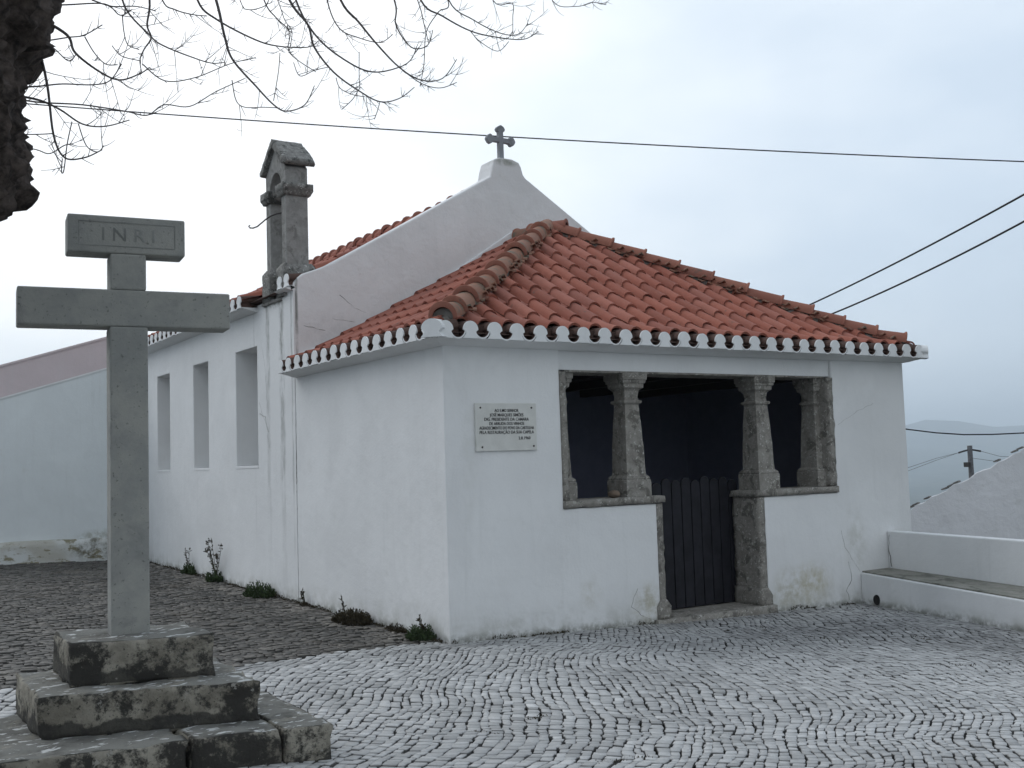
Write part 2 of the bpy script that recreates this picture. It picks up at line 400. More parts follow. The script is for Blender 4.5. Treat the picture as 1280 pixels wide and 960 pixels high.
    warm=m.mix(m.maprange(m.noise(24,8,.8),.42,.62,0,.8),warm,(.035,.034,.030))
    warm=m.mix(m.maprange(m.noise(1.1,6,.7),.55,.68,0,.5),warm,(.075,.058,.038))
    c1=m.mix(m.maprange(m.noise(1.5,6,.65),.52,.74,0,.35),c1,(.16,.16,.155))
    m.bump(m.math('ADD',m.noise(55,5,.7),m.noise(14,3,.6)),.30,.006)
    mat=m.done(m.mix(od,c1,warm),.55,.4)
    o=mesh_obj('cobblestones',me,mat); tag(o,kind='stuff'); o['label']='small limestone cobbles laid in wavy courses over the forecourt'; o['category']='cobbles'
    if me.polygons[0].normal.z<0: me.flip_normals()
    print('cobbles',n)
cobbles()
# joint filler sheet just under the stone tops
m=NT('mossy_joint_grit'); c=m.mix(m.maprange(m.noise(1.6,6,.7),.45,.65),(.018,.017,.016),(.026,.030,.018)); c=m.mix(m.maprange(m.noise(60,4,.7),.5,.7),c,(.035,.032,.028)); m.bump(m.noise(60,4),.8,.01)
JM=m.done(c,.95,.1)
mb=MB(); P4=[(-12,-10.2),(6.6,-10.2),(6.6,11),(-12,11)]
mb.add([(x,y,gz(x,y)-.022) for x,y in P4],[(0,1,2,3)]); tag(mb.build('forecourt_bed',JM),kind='structure')

# ------------------------------------------------------------------ chapel
ch=thing('chapel',(3.3,5,0),'small whitewashed chapel with a tiled hip-roofed porch, stone columns and a pointed white gable behind','chapel')
def part(mb,name,mat,parent=ch,**k): return mb.build(name,mat,parent,**k)
# porch walls
mb=MB(); D=-.6
mb.prism([(0,0,D),(6.6,0,D),(6.6,3.6,D),(6.2,3.6,D),(6.2,.4,D),(.4,.4,D),(.4,3.6,D),(0,3.6,D)],(0,0,2.80-D))
pw=part(mb,'porch_wall',W_PORCH,fixn=True)
ct=MB(); ct.prism([(2.49,-.5,D-.2),(4.06,-.5,D-.2),(4.06,-.5,1.145),(5.27,-.5,1.145),(5.27,-.5,3),(1.31,-.5,3),(1.31,-.5,1.145),(2.49,-.5,1.145)],(0,1.2,0))
carve(pw,[ct]); addbevel(pw,.012)
mb=MB(); mb.box((1.31,.035,2.515),(5.27,.40,2.80)); part(mb,'lintel',W_PORCH,bevel=.006)
mb=MB(); mb.box((1.39,.03,2.497),(5.17,.395,2.515)); part(mb,'lintel_soffit',S_COL)
# interior lining of the porch
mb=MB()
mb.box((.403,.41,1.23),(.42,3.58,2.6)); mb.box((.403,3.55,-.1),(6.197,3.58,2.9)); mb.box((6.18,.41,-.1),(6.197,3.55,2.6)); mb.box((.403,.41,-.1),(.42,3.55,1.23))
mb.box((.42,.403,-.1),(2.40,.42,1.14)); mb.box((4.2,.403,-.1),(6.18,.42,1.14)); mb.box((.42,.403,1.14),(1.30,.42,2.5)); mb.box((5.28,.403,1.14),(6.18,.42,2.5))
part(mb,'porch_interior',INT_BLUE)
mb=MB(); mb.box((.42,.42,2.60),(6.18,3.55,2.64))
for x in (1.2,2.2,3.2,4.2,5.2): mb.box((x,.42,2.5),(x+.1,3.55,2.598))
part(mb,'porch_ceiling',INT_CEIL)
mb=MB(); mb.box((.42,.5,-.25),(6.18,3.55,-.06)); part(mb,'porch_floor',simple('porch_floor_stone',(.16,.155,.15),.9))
# stonework of the opening
def st(name,fn,seed,mat=S_COL,cut=.07,amp=.010,sc_=9):
    mb=MB(); fn(mb); o=mb.build(name,mat,ch,fixn=True); roughen(o,cut,amp,sc_,seed); return o
st('window_sill',lambda b:b.box((1.305,-.022,1.148),(2.60,.42,1.225)),1)
st('window_sill',lambda b:b.box((3.93,-.022,1.148),(5.285,.42,1.225)),2)
def jl(b): b.prism([(2.485,-.004,.08),(2.572,-.004,.08),(2.572,-.004,1.15),(2.485,-.004,1.15)],(0,.40,0)); b.prism([(2.44,-.02,-.04),(2.625,-.02,-.04),(2.625,-.02,.09),(2.565,-.02,.16),(2.49,-.02,.16),(2.44,-.02,.09)],(0,.42,0))
st('door_jamb',jl,3)
def jr(b): b.prism([(3.955,-.004,.10),(4.055,-.004,.10),(4.058,-.004,1.15),(3.955,-.004,1.15)],(0,.405,0)); b.prism([(3.935,-.022,-.05),(4.11,-.022,-.05),(4.11,-.022,.06),(4.05,-.022,.15),(3.935,-.022,.15)],(0,.43,0))
st('door_jamb',jr,4)
st('threshold',lambda b:b.box((2.40,-.07,-.25),(4.13,.50,-.040)),5,cut=.09)
st('opening_jamb',lambda b:b.box((1.305,-.010,1.225),(1.385,.40,2.50)),6)
st('opening_jamb',lambda b:b.box((5.175,-.010,1.225),(5.275,.40,2.50)),7)
def column(cx,cy,seed):
    prof=[(1.225,.172),(1.395,.172),(1.402,.160),(1.415,.166),(1.43,.158),(1.45,.137),(1.50,.134),(1.75,.127),(2.0,.113),(2.17,.100),(2.185,.102),(2.19,.122),(2.205,.128),(2.222,.122),(2.226,.098),(2.26,.094),(2.32,.104),(2.34,.122),(2.352,.142),(2.395,.146),(2.40,.160),(2.43,.165),(2.436,.175),(2.498,.178)]
    mb=MB(); v=[];f=[]
    prof=[(z,h*(.95 if z<1.45 else .92)) for z,h in prof]
    for z,h in prof: v+=[(cx-h,cy-h,z),(cx+h,cy-h,z),(cx+h,cy+h,z),(cx-h,cy+h,z)]
    n=len(prof)
    for i in range(n-1):
        for j in range(4): f.append((i*4+j,i*4+(j+1)%4,(i+1)*4+(j+1)%4,(i+1)*4+j))
    f+=[(3,2,1,0),tuple(range(4*n-4,4*n))]
    mb.add(v,f); o=mb.build('column',S_COL,ch,fixn=True); roughen(o,.075,.0035,10,seed)
    for p in o.data.polygons: p.use_smooth=False
    return o
for i,(x,y) in enumerate(((2.292,.185),(4.185,.185),(5.20,.235),(1.375,.235))): column(x,y,20+i)
# gate
mb=MB(); gt=None
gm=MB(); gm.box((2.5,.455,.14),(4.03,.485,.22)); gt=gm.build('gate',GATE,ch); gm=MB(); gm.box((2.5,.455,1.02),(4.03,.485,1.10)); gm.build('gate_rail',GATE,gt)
x=2.52; i=0; tops=[1.33,1.37,1.34,1.38,1.36,1.38,1.35,1.39,1.36,1.37,1.34]
while x<3.98:
    w=.128; zt=tops[i%11]; sm=MB()
    pts=[(x,.43,-.03),(x+w,.43,-.03),(x+w,.43,zt-.05)]+[(x+w/2+w/2*math.cos(a),.43,zt-.05+.06*math.sin(a)) for a in (R(30),R(60),R(90),R(120),R(150))]+[(x,.43,zt-.05)]
    sm.prism(pts,(0,.024,0)); sm.build('gate_slat',GATE,gt,fixn=True,bevel=.003); x+=w+.014; i+=1
tag(gt,'dark wooden gate of upright rounded-top slats')
# gable wall with pedestal
GY=3.6
mb=MB()
outl=[(0,D),(6.22,D),(6.22,3.86),(5.9,4.06),(4.69,4.80),(3.44,5.555),(3.40,5.60),(3.37,5.70),(3.335,5.765),(3.22,5.80),(3.02,5.80),(2.93,5.765),(2.895,5.66),(2.865,5.52),(1.47,4.70),(.5,4.14),(.28,4.045),(.12,3.985),(.05,3.93),(0,3.86)]
mb.prism([(x,GY,z) for x,z in outl],(0,.36,0)); o=part(mb,'gable_wall',W_GABLE,fixn=True,bevel=.02); tag(o,'rough greyish white gable wall rising to a stepped pedestal')
# mortar fillet where the porch roof meets the gable
mb=MB(); up_=[(-.02,2.98),(.45,3.15),(1.1,3.42),(2.03,4.02),(3.2,4.80)]; lo_=[(-.02,2.80),(.5,2.86),(1.1,3.15),(2.03,3.72),(3.2,4.55)]
mb.prism([(x,GY-.03,z) for x,z in up_]+[(x,GY-.03,z) for x,z in lo_[::-1]],(0,.035,0)); part(mb,'flashing',W_EAVE,fixn=True,bevel=.012)
mb=MB(); mb.prism([(3.35,GY-.03,4.80),(6.5,GY-.03,3.05),(6.5,GY-.03,2.8),(3.35,GY-.03,4.5)],(0,.035,0)); part(mb,'flashing',W_EAVE,fixn=True)
# gable cross
def bud(cx,cz,dx,dz):
    px,pz=-dz,dx; L=[(-.0,.034),(.03,.038),(.045,.062),(.072,.068),(.10,.050),(.118,.022),(.128,0)]
    a=[(cx+dx*l+px*w,cz+dz*l+pz*w) for l,w in L]; b=[(cx+dx*l-px*w,cz+dz*l-pz*w) for l,w in L[:-1]][::-1]; return a+b
gx=MB(); X0=3.12; Zc=6.085
gx.box((X0-.036,GY+.10,5.78),(X0+.036,GY+.17,Zc+.09)); gx.box((X0-.115,GY+.103,Zc-.034),(X0-.036,GY+.167,Zc+.034)); gx.box((X0+.036,GY+.103,Zc-.034),(X0+.115,GY+.167,Zc+.034))
for (cx,cz,dx,dz) in ((X0,Zc+.085,0,1),(X0-.108,Zc,-1,0),(X0+.108,Zc,1,0)): gx.prism([(x,GY+.101,z) for x,z in bud(cx,cz,dx,dz)],(0,.068,0))
tag(part(gx,'gable_cross',S_GX,fixn=True,bevel=.006),'small grey stone cross with budded arm ends on the gable peak')
# nave side wall with three deep blind windows
WIN=[(4.895,5.738),(6.95,7.678),(8.95,9.693)]; wz0,wz1=1.68,3.235
NT_=3.76
mb=MB(); mb.prism([(0,3.96,D),(6.22,3.96,D),(6.22,11,D),(0,11,D)],(0,0,NT_-D))
bm_o=mb.build('nave_wall',W_NAVE,ch,fixn=True)
cs=[]
for a,b in WIN: ct=MB(); ct.box((-.5,a,wz0),(.5,b,wz1)); cs.append(ct)
carve(bm_o,cs); addbevel(bm_o,.012)
mb=MB(); mb.prism([(0.5,10.6,NT_+.002),(5.72,10.6,NT_+.002),(3.12,10.6,5.35)],(0,.4,0)); mb.build('rear_gable',W_NAVE,ch,fixn=True)
mb=MB(); mb.prism([(-.004,3.602,D),(.03,3.602,D),(.03,3.965,D),(-.004,3.965,D)],(0,0,3.84-D)); mb.build('pilaster',W_NAVE,ch,fixn=True)
for a,b in WIN:
    mb=MB(); mb.box((.480,a+.002,wz0+.002),(.497,b-.002,wz1-.002)); w=mb.build('window',plaster('niche_plaster',base=(.5,.5,.5)) if a<5 else bpy.data.materials['niche_plaster'],ch); tag(w,None)
    mb=MB(); mb.box((-.006,a-.01,wz0-.03),(.48,b+.01,wz0+.004)); mb.build('sill',W_EAVE,w,bevel=.004)

# ---- tile roofs
def tile_roof(mb,O,A,B,ncol,cw,zf,tlen,step,flip=False,nu=9,t0=0):
    """A along eave, B inward (horizontal). zf(t) height. barrel-and-pan tiles, each its own patch"""
    A=Vector(A);B=Vector(B);O=Vector(O)
    def prof(u,tap):
        hw=.325-.035*tap
        d=abs(u-.33)
        if d<hw: return .074*math.sqrt(max(0,1-(d/hw)**2))
        return -.012*math.sin((d-hw)/(1-hw*2)*math.pi)
    nco=int(tlen/step)+1
    for c in range(ncol):
        cj=random.uniform(-.006,.006)
        for k in range(nco):
            ta=t0+k*step; tb=ta+step*1.10; r=random.random(); lift=.030+random.uniform(-.005,.008); dj=random.uniform(-.012,.012); sk=random.uniform(-.006,.006)
            vs=[]
            us=[i/nu for i in range(nu+1)]
            us=[0,.045,.09,.17,.25,.33,.41,.49,.57,.615,.66,.82,1.0]
            n=len(us)
            for (t,l,tap) in ((ta+dj,lift,0),(.5*(ta+tb),lift*.5,.5),(tb,0,1)):
                for u in us:
                    p=O+A*((c+u)*cw+cj+sk*tap)+B*t; p.z=zf(t)+prof(u,tap)+l; vs.append(p)
            for u in us:
                p=O+A*((c+u)*cw+cj)+B*(ta+dj+.012); p.z=zf(ta)+prof(u,0)+lift-.020; vs.append(p)
            f=[(i,i+1,i+1+n,i+n) for i in range(n-1)]+[(n+i,n+i+1,n+i+1+n,n+i+n) for i in range(n-1)]
            if flip: f=[q[::-1] for q in f]
            mb.add(vs,f,0,r,True)
            f2=[(3*n+i,3*n+i+1,i+1,i) for i in range(n-1)]
            if flip: f2=[q[::-1] for q in f2]
            mb.add(vs,f2,0,r*.6,False)
def cap(mb,P,Q,r,rr,m=0,thick=.014,yaw=0):
    """one barrel cap tile from upper P to lower Q, flaring towards Q with a rolled lip"""
    P=Vector(P);Q=Vector(Q);d=(Q-P).normalized(); s=d.cross(Vector((0,0,1))).normalized(); n=s.cross(d).normalized()
    if n.z<0: n=-n
    L=(Q-P).length; N=12; vs=[]
    prof=[(0,.84,0),(.3,.89,0.002),(.7,.96,.004),(.93,1.0,.006),(.95,1.09,.010),(.985,1.12,.012),(1.0,1.08,.010),(1.0,.80,-.004)]
    for (t,k,l) in prof:
        for j in range(N+1):
            a=math.pi*(j/N)*1.08-.04*math.pi
            vs.append(P+d*(L*t)+s*(math.cos(a)*r*k)+n*(math.sin(a)*r*k*1.02+l))
    fs=[(i*(N+1)+j,i*(N+1)+j+1,(i+1)*(N+1)+j+1,(i+1)*(N+1)+j) for i in range(len(prof)-1) for j in range(N)]
    q=len(fs); cut=3*N
    mb.add(vs,fs[:cut],m,rr,True); mb.add(vs,fs[cut:],m+1,rr,True)
def caps(P,Q,n,r,name,mat,parent,lift=.03):
    P=Vector(P);Q=Vector(Q)
    for i in range(n):
        a=P.lerp(Q,(i-.12)/n); b=P.lerp(Q,(i+1)/n)
        j=Vector((random.uniform(-.012,.012),random.uniform(-.012,.012),random.uniform(-.006,.010)))
        mb=MB(); cap(mb,a+Vector((0,0,lift))+j*.5,b+Vector((0,0,lift+.018))+j,r*random.uniform(.95,1.05),random.random()); mb.build(name,[mat,T_CLEAN],parent)
E0=-.20; AX,AY=3.28,2.92; X1=6.82
def zs(s):
    pts=[(-.1,2.80),(0,2.835),(.10,2.945),(.37,3.44),(1.05,4.76)]
    return float(np.interp(s,[p[0] for p in pts],[p[1] for p in pts]))
AZ=zs(1.0)
Lf=AY-E0; Ll=AX-E0; Lr=X1-AX
mb=MB(); tile_roof(mb,(E0,E0,0),(1,0,0),(0,1,0),27,.26,lambda t:zs(t/Lf),Lf+.05,.345,t0=.085)
cl=[((E0,E0,0),Vector((-Lf,Ll,0))),((X1,E0,0),Vector((Lf,Lr,0)))]
roof=mb.build('porch_roof',T_ROOF,ch,clip=cl)
mb=MB(); tile_roof(mb,(E0,GY-.02,0),(0,-1,0),(1,0,0),17,.25,lambda t:zs(t/Ll),Ll+.02,.345,t0=.085)
lp=mb.build('left_slope',T_ROOF,roof,clip=[((E0,E0,0),Vector((Lf,-Ll,0))),((AX,0,0),Vector((1,0,0)))]); lp.name='roof_slope'
mb=MB(); tile_roof(mb,(X1,GY-.02,0),(0,-1,0),(-1,0,0),17,.25,lambda t:zs(t/Lr),Lr+.02,.345,t0=.085,flip=True)
rp=mb.build('roof_slope',T_ROOF,roof,clip=[((X1,E0,0),Vector((-Lf,-Lr,0))),((AX,0,0),Vector((-1,0,0)))])
# roof bed under tiles
mb=MB()
for s0,s1 in ((-.0,.1),(.1,.37),(.37,1.0)):
    z0,z1=zs(s0)-.03,zs(s1)-.03
    q=lambda s:(E0+Ll*s,E0+Lf*s,X1-Lr*s)
    (a0,b0,c0),(a1,b1,c1)=q(s0),q(s1)
    mb.add([(a0,b0,z0),(c0,b0,z0),(c1,b1,z1),(a1,b1,z1)],[(0,1,2,3)])
    mb.add([(a0,b0,z0),(a0,GY,z0),(a1,GY,z1),(a1,b1,z1)],[(3,2,1,0)])
    mb.add([(c0,b0,z0),(c0,GY,z0),(c1,GY,z1),(c1,b1,z1)],[(0,1,2,3)])
mb.build('roof_bed',DARKHOLE,roof)
def hip_pts(x0,lx,top=1.0):
    return [(x0+lx*s,E0+Lf*s,zs(s)) for s in (top,.37,.13,.055)]
Hl=hip_pts(E0,Ll); Hr=hip_pts(X1,-Lr)
def hipline(H,ns,r,name,mat):
    for (a,b),n in zip(zip(H[:-1],H[1:]),ns): caps(a,b,n,r,name,mat,roof,.045)
hipline(Hl,(7,3,1),.128,'hip_tile',T_HIP); hipline(Hr,(7,3,1),.118,'hip_tile',T_CLEAN)
caps((AX,AY-.05,AZ-.03),(AX,GY,AZ-.04),2,.105,'ridge_tile',T_HIP,roof,.05)
mb=MB(); e=Vector(Hl[-1]); d=Vector((-.72,-.69,-.1)).normalized(); sd=Vector((.69,-.72,0)).normalized()
mb.add([e+d*-.03+sd*(.118*math.cos(R(a)))+Vector((0,0,.045+.112*math.sin(R(a)))) for a in range(0,181,20)]+[e+d*-.03-sd*.10-Vector((0,0,.05)),e+d*-.03+sd*.10-Vector((0,0,.05))],[tuple(range(12))])
mb.build('hip_end_mortar',MORTAR,roof)
mb=MB(); cap(mb,(AX-.06,AY+.18,AZ+.05),(AX+.22,AY-.16,AZ+.03),.10,.9); mb.build('ridge_tile',[T_CLEAN,T_CLEAN],roof)
# mortar bed and broken tile pieces along the hips
def hip_mortar(H,side,seed):
    rn=random.Random(seed); mb=MB(); sh=MB()
    pts=[]
    for a,b in zip(H[:-1],H[1:]):
        a,b=Vector(a),Vector(b); k=max(2,int((b-a).length/.12))
        pts+=[a.lerp(b,i/k) for i in range(k)]
    pts.append(Vector(H[-1]))
    mb.tube([p+Vector((rn.uniform(-.01,.01),rn.uniform(-.01,.01),.005+rn.uniform(-.01,.01))) for p in pts],[.088+rn.uniform(-.012,.012) for _ in pts],8)
    for p in pts[1:-2]:
        if rn.random()<.8:
            for sd in ((1,-1) if side>0 else (1,-1)):
                if rn.random()<.35: continue
                # a shard leans out from the hip over the pan
                d=Vector((side,0,0)) if sd>0 else Vector((0,-1,0)); q=Vector((0,-1,0)) if sd>0 else Vector((side,0,0))
                c=p+d*.13*1.0+q*.03+Vector((0,0,.050+rn.uniform(0,.02)))
                w=rn.uniform(.05,.085); l=rn.uniform(.06,.10); e=Vector((0,0,1))
                a0=c-d*l; a1=c+d*l*.4-q*-w*.6; a2=c+d*l*.35+q*w*-.9
                vs=[a0+q*w*.3,a0-q*w*.3,c+d*l*.5-q*w*.5-e*.01,c+d*l*.7+q*w*.1+e*.012,c+d*l*.4+q*w*.6-e*.015]
                sh=MB(); sh.add([v+e*.012 for v in vs]+[v-e*.004 for v in vs],[(0,1,2,3,4),(9,8,7,6,5)]+[(i,i+5,(i+1)%5+5,(i+1)%5) for i in range(5)],0,rn.random()); sh.build('broken_tile',T_HIP,roof)
    o=mb.build('hip_mortar',MORTAR,roof); roughen(o,.05,.02,14,seed)
hip_mortar(Hl,1,3); hip_mortar(Hr,-1,4)
# nave roof
RX,RZ=3.12,5.43
def zn(t): return float(np.interp(t,[-.1,0,.3,3.4,4],[3.77,3.80,3.90,RZ,RZ+.25]))
mb=MB(); tile_roof(mb,(-.22,11.1,0),(0,-1,0),(1,0,0),25,.25,zn,3.36,.345,t0=.03)
nr=mb.build('nave_roof',T_ROOF,ch,clip=[((RX,0,0),Vector((1,0,0)))])
mb=MB(); mb.box((0,0,0),(0,0,0)); mb=MB()
tile_roof(mb,(RX*2+.22,11.1,0),(0,-1,0),(-1,0,0),28,.25,zn,3.36,.345,t0=.03,flip=True)
mb.build('roof_slope',T_ROOF,nr,clip=[((RX,0,0),Vector((-1,0,0)))])
mb=MB(); mb.prism([(-.1,4.0,3.79),(RX,4.0,RZ-.04),(RX*2+.1,4.0,3.79)],(0,7.05,0)); mb.build('roof_bed',DARKHOLE,nr)
caps((RX,11.15,RZ-.02),(RX,3.98,RZ-.02),20,.12,'ridge_tile',T_ROOF,nr,.03)

# ---- scalloped eaves: white cover discs and hollow pans
def eave(O,A,Ov,n,p,z,mat_w,parent,name,inset=.20,depth=.30,skipc=False,m0=None,m1=None):
    """O first cover centre on the eave face, A along, Ov outward"""
    A=Vector(A);Ov=Vector(Ov);O=Vector(O);mb=MB()
    r=.079; N=12
    def pt(u,v,w): q=O+A*u+Ov*v; return (q.x,q.y,z+w)
    for i in range(n+1):
        u0=i*p+random.uniform(-.006,.006); rz=random.uniform(-.005,.005); rj=r*random.uniform(.95,1.04)
        if not(skipc and i==0):
            a=[math.pi*k/N for k in range(N+1)]
            prof=[(u0+rj*math.cos(t),rz+rj*math.sin(t)*1.02) for t in a]
            prof=[(u0+.085,rz-.078),(u0+.068,rz-.064),(u0+.052,rz-.040),(u0+.052,rz-.022),(u0+.066,rz-.010)]+prof+[(u0-.066,rz-.010),(u0-.052,rz-.022),(u0-.052,rz-.040),(u0-.068,rz-.064),(u0-.085,rz-.078)]
            k=len(prof)
            vs=[pt(u,0,w) for u,w in prof]; b1=[pt(u,-.014,w) for u,w in prof]; b2=[pt(u,-depth,w+.03) for u,w in prof]
            mb.add(vs,[tuple(range(k))],0); mb.add(vs+b1,[(j,j+k,j+1+k,j+1) for j in range(k-1)],0)
            mb.add(b1+b2,[(j,j+k,j+1+k,j+1) for j in range(k-1)],2,.4,True)
        if i<n:
            uc=i*p+p/2; R1,R2=.083,.070; zc=.000+random.uniform(-.004,.004)
            ang=[math.pi+math.pi*k/N for k in range(N+1)]
            o_=[(uc+R1*math.cos(t),zc+R1*math.sin(t)*1.0) for t in ang]; i_=[(uc+R2*math.cos(t),zc+R2*math.sin(t)) for t in ang]
            k=N+1
            mb.add([pt(u,-.006,w) for u,w in o_]+[pt(u,-.006,w) for u,w in i_],[(j,j+1,j+1+k,j+k) for j in range(N)],0)
            mb.add([pt(u,-.006,w) for u,w in o_]+[pt(u,-depth,w+.03) for u,w in o_],[(j,j+k,j+1+k,j+1) for j in range(N)],0,.5,True)
            mb.add([pt(u,-.006,w) for u,w in i_]+[pt(u,-depth,w+.03) for u,w in i_],[(j,j+1,j+1+k,j+k) for j in range(N)],2,.5,True)
            mb.add([pt(uc-R2,-.10,zc),pt(uc+R2,-.10,zc),pt(uc+R2,-.10,zc-R2),pt(uc-R2,-.10,zc-R2)],[(0,1,2,3)],2)
            mb.add([pt(uc-R2-.03,-.085,zc+.06),pt(uc+R2+.03,-.085,zc+.06),pt(uc+R2+.03,-.10,zc-.02),pt(uc-R2-.03,-.10,zc-.02)],[(0,1,2,3)],2)  # dark sheets across the pan hollow, its shade put into the colour
    L=n*p
    # cove under the pans
    cv=[(-inset-.02,-.128),(-inset+.02,-.126),(-inset+.06,-.118),(-inset+.10,-.105),(-.085,-.094),(-.05,-.086),(-.02,-.078),(-.02,-.070),(-inset-.02,-.070)]
    if m0 is None: a0=lambda v:-.10
    else: a0=lambda v:m0-v
    if m1 is None: a1=lambda v:L+.06
    else: a1=lambda v:m1+v
    vs=[pt(a0(v),v,w) for v,w in cv]+[pt(a1(v),v,w) for v,w in cv]; k=len(cv)
    mb.add(vs,[(j,(j+1)%k,(j+1)%k+k,j+k) for j in range(k)],0,.5,False)
    mb.add(vs,[tuple(range(k)),tuple(range(k,2*k))[::-1]],0)
    return mb.build(name,[mat_w,T_ROOF,DARKHOLE],parent)
ZE=2.835
eave((-.09,-.23,0),(1,0,0),(0,-1,0),26,.2595,ZE,W_EAVE,ch,'porch_eave',inset=.23,m0=-.14,m1=6.92)
eave((-.23,-.11,0),(0,1,0),(-1,0,0),14,.2577,ZE,W_EAVE,ch,'porch_eave',inset=.23,m0=-.12)
eave((6.83,-.11,0),(0,1,0),(1,0,0),14,.2577,ZE,W_EAVE,ch,'porch_eave',inset=.23,m0=-.12)
# the corner cover
mb=MB(); d=Vector((-.7071,-.7071,0)); s=Vector((.7071,-.7071,0)); c=Vector((-.245,-.245,ZE-.005))
pr=[(math.cos(R(a))*.098,math.sin(R(a))*.088) for a in range(0,181,15)]; pr=[(.105,-.078),(.075,-.05),(.065,-.03),(.08,-.01)]+pr+[(-.08,-.01),(-.065,-.03),(-.075,-.05),(-.105,-.078)]
k=len(pr); vs=[c+s*u+Vector((0,0,w)) for u,w in pr]+[c-d*.35+s*u+Vector((0,0,w+.03)) for u,w in pr]
mb.add(vs,[tuple(range(k))],0); mb.add(vs,[(j,j+k,j+1+k,j+1) for j in range(k-1)],1); mb.build('corner_eave_tile',[W_EAVE,W_EAVE],ch)
mb=MB(); d=Vector((.7071,-.7071,0)); s=Vector((.7071,.7071,0)); c=Vector((6.80,-.225,ZE-.01))
vs=[c+s*u+Vector((0,0,w)) for u,w in pr]+[c-d*.35+s*u+Vector((0,0,w+.03)) for u,w in pr]
mb.add(vs,[tuple(range(k))],0); mb.add(vs,[(j,j+k,j+1+k,j+1) for j in range(k-1)],1); mb.build('corner_eave_tile',[W_EAVE,W_EAVE],ch)
eave((-.22,4.95,0),(0,1,0),(-1,0,0),24,.2500,3.80,W_EAVE,ch,'nave_eave',inset=.22)
eave((-.06,3.70,0),(0,1,0),(-1,0,0),1,.215,3.905,W_EAVE,ch,'corner_eave',inset=.05,depth=.25)

# ---- bellcote
bl=None
mb=MB(); bx0,bx1=0.01,.30
arc=[(4.17+.19*math.cos(R(a)),5.15+.20*math.sin(R(a))) for a in range(0,181,15)]
pts=[(3.83,3.98),(3.98,3.98)]+[(y,z) for y,z in arc[::-1]]+[(4.36,3.98),(4.51,3.98),(4.51,5.36),(4.17,5.68),(3.83,5.36)]
mb.prism([(bx0,y,z) for y,z in pts],(bx1-bx0,0,0))
bl=mb.build('bellcote',S_BELL,ch,fixn=True,bevel=.008); tag(bl,'weathered stone bellcote with an empty arch and gabled top')
def bsub(name,boxes,mat,seed,cut=.06,amp=.008):
    mb=MB()
    for bb in boxes: mb.quadblock(*bb)
    o=mb.build(name,mat,bl,fixn=True); roughen(o,cut,amp,14,seed); return o
def blk(x0,x1,y0,y1,z0,z1,e=0):
    return ([(x0,y0,z0),(x1,y0,z0),(x1,y1,z0),(x0,y1,z0)],[(x0-e,y0-e,z1),(x1+e,y0-e,z1),(x1+e,y1+e,z1),(x0-e,y1+e,z1)])
for k,(y0,y1) in enumerate(((3.80,4.06),(4.29,4.56))):
    bsub('plinth',[blk(-.04,.385,y0,y1,3.74,4.10),blk(-.04,.385,y0,y1,4.10,4.165,-.045)],S_BELLTOP,30+k)
    a,b=(3.80,4.02) if k==0 else (4.32,4.55)
    bsub('impost',[blk(-.015,.325,a+.01,b-.01,5.00,5.06,.03),blk(-.045,.355,a-.02,b+.02,5.06,5.085),blk(-.045,.355,a-.02,b+.02,5.085,5.15,.0)],S_BELLTOP,33+k,.05,.0025)
mb=MB()
for sg in (-1,1):
    yy=lambda t:4.17+sg*t
    mb.prism([(-.04,yy(0),5.685),(-.04,yy(.34),5.385),(-.04,yy(.385),5.375),(-.04,yy(.425),5.40),(-.04,yy(.425),5.445),(-.04,yy(0),5.785)],(.41,0,0))
o=mb.build('coping',S_BELLTOP,bl,fixn=True); roughen(o,.06,.008,12,40)
mb=MB(); mb.tube([(.15,3.98,4.85),(.1,4.10,4.845),(.02,4.16,4.83),(-.05,4.2,4.80),(-.10,4.25,4.76),(-.14,4.28,4.72),(-.18,4.32,4.68),(-.22,4.36,4.665),(-.25,4.39,4.67),(-.262,4.40,4.69),(-.25,4.39,4.705)],.009,6); mb.build('iron_hook',IRON,bl)
mb=MB(); mb.box((-.03,3.97,3.70),(.42,4.62,3.755)); o=mb.build('footing',S_BELL,bl); roughen(o,.08,.012,9,41)
# cracks (thin open fissures in the plaster)
def crack(pts,axis,w=.006,seed=0,parent=ch):
    rn=random.Random(seed); mb=MB(); out=[]
    P=[Vector(p) for p in pts]
    for a,b in zip(P[:-1],P[1:]):
        k=max(2,int((b-a).length/.05)); out+=[a.lerp(b,i/k)+Vector((rn.uniform(-.010,.010) if axis!=0 else 0, rn.uniform(-.010,.010) if axis!=1 else 0, rn.uniform(-.008,.008))) for i in range(k)]
    out.append(P[-1])
    mb.tube(out,[w*rn.uniform(.12,.5) for _ in out],4); mb.build('crack',simple('crack_shadow',(.13,.125,.11),.95) if 'crack_shadow' not in bpy.data.materials else bpy.data.materials['crack_shadow'],parent)
crack([(0,3.64,.08),(-.0,3.62,.8),(0,3.6,1.5),(0,3.58,2.3)],0,.008,1)
crack([(5.42,0,-.15),(5.33,0,0),(5.44,0,.12),(5.40,0,.33)],1,.010,2)
crack([(5.6,0,.2),(5.35,0,.5),(5.3,0,.7)],1,.004,3)
crack([(5.35,0,1.95),(5.7,0,2.1),(6.0,0,2.2)],1,.003,4)
crack([(2.1,0,.12),(2.28,0,.0),(2.4,0,-.03)],1,.008,5); crack([(2.1,0,.12),(2.2,0,.3)],1,.005,6)
crack([(0,4.75,3.3),(0,4.6,2.9),(0,4.55,2.5)],0,.004,7); crack([(0,4.85,2.5),(0,4.6,2.2),(0,4.5,1.9)],0,.004,8)
crack([(0,4.85,2.35),(-.01,4.6,2.3),(-.01,4.5,2.1)],0,.006,9)
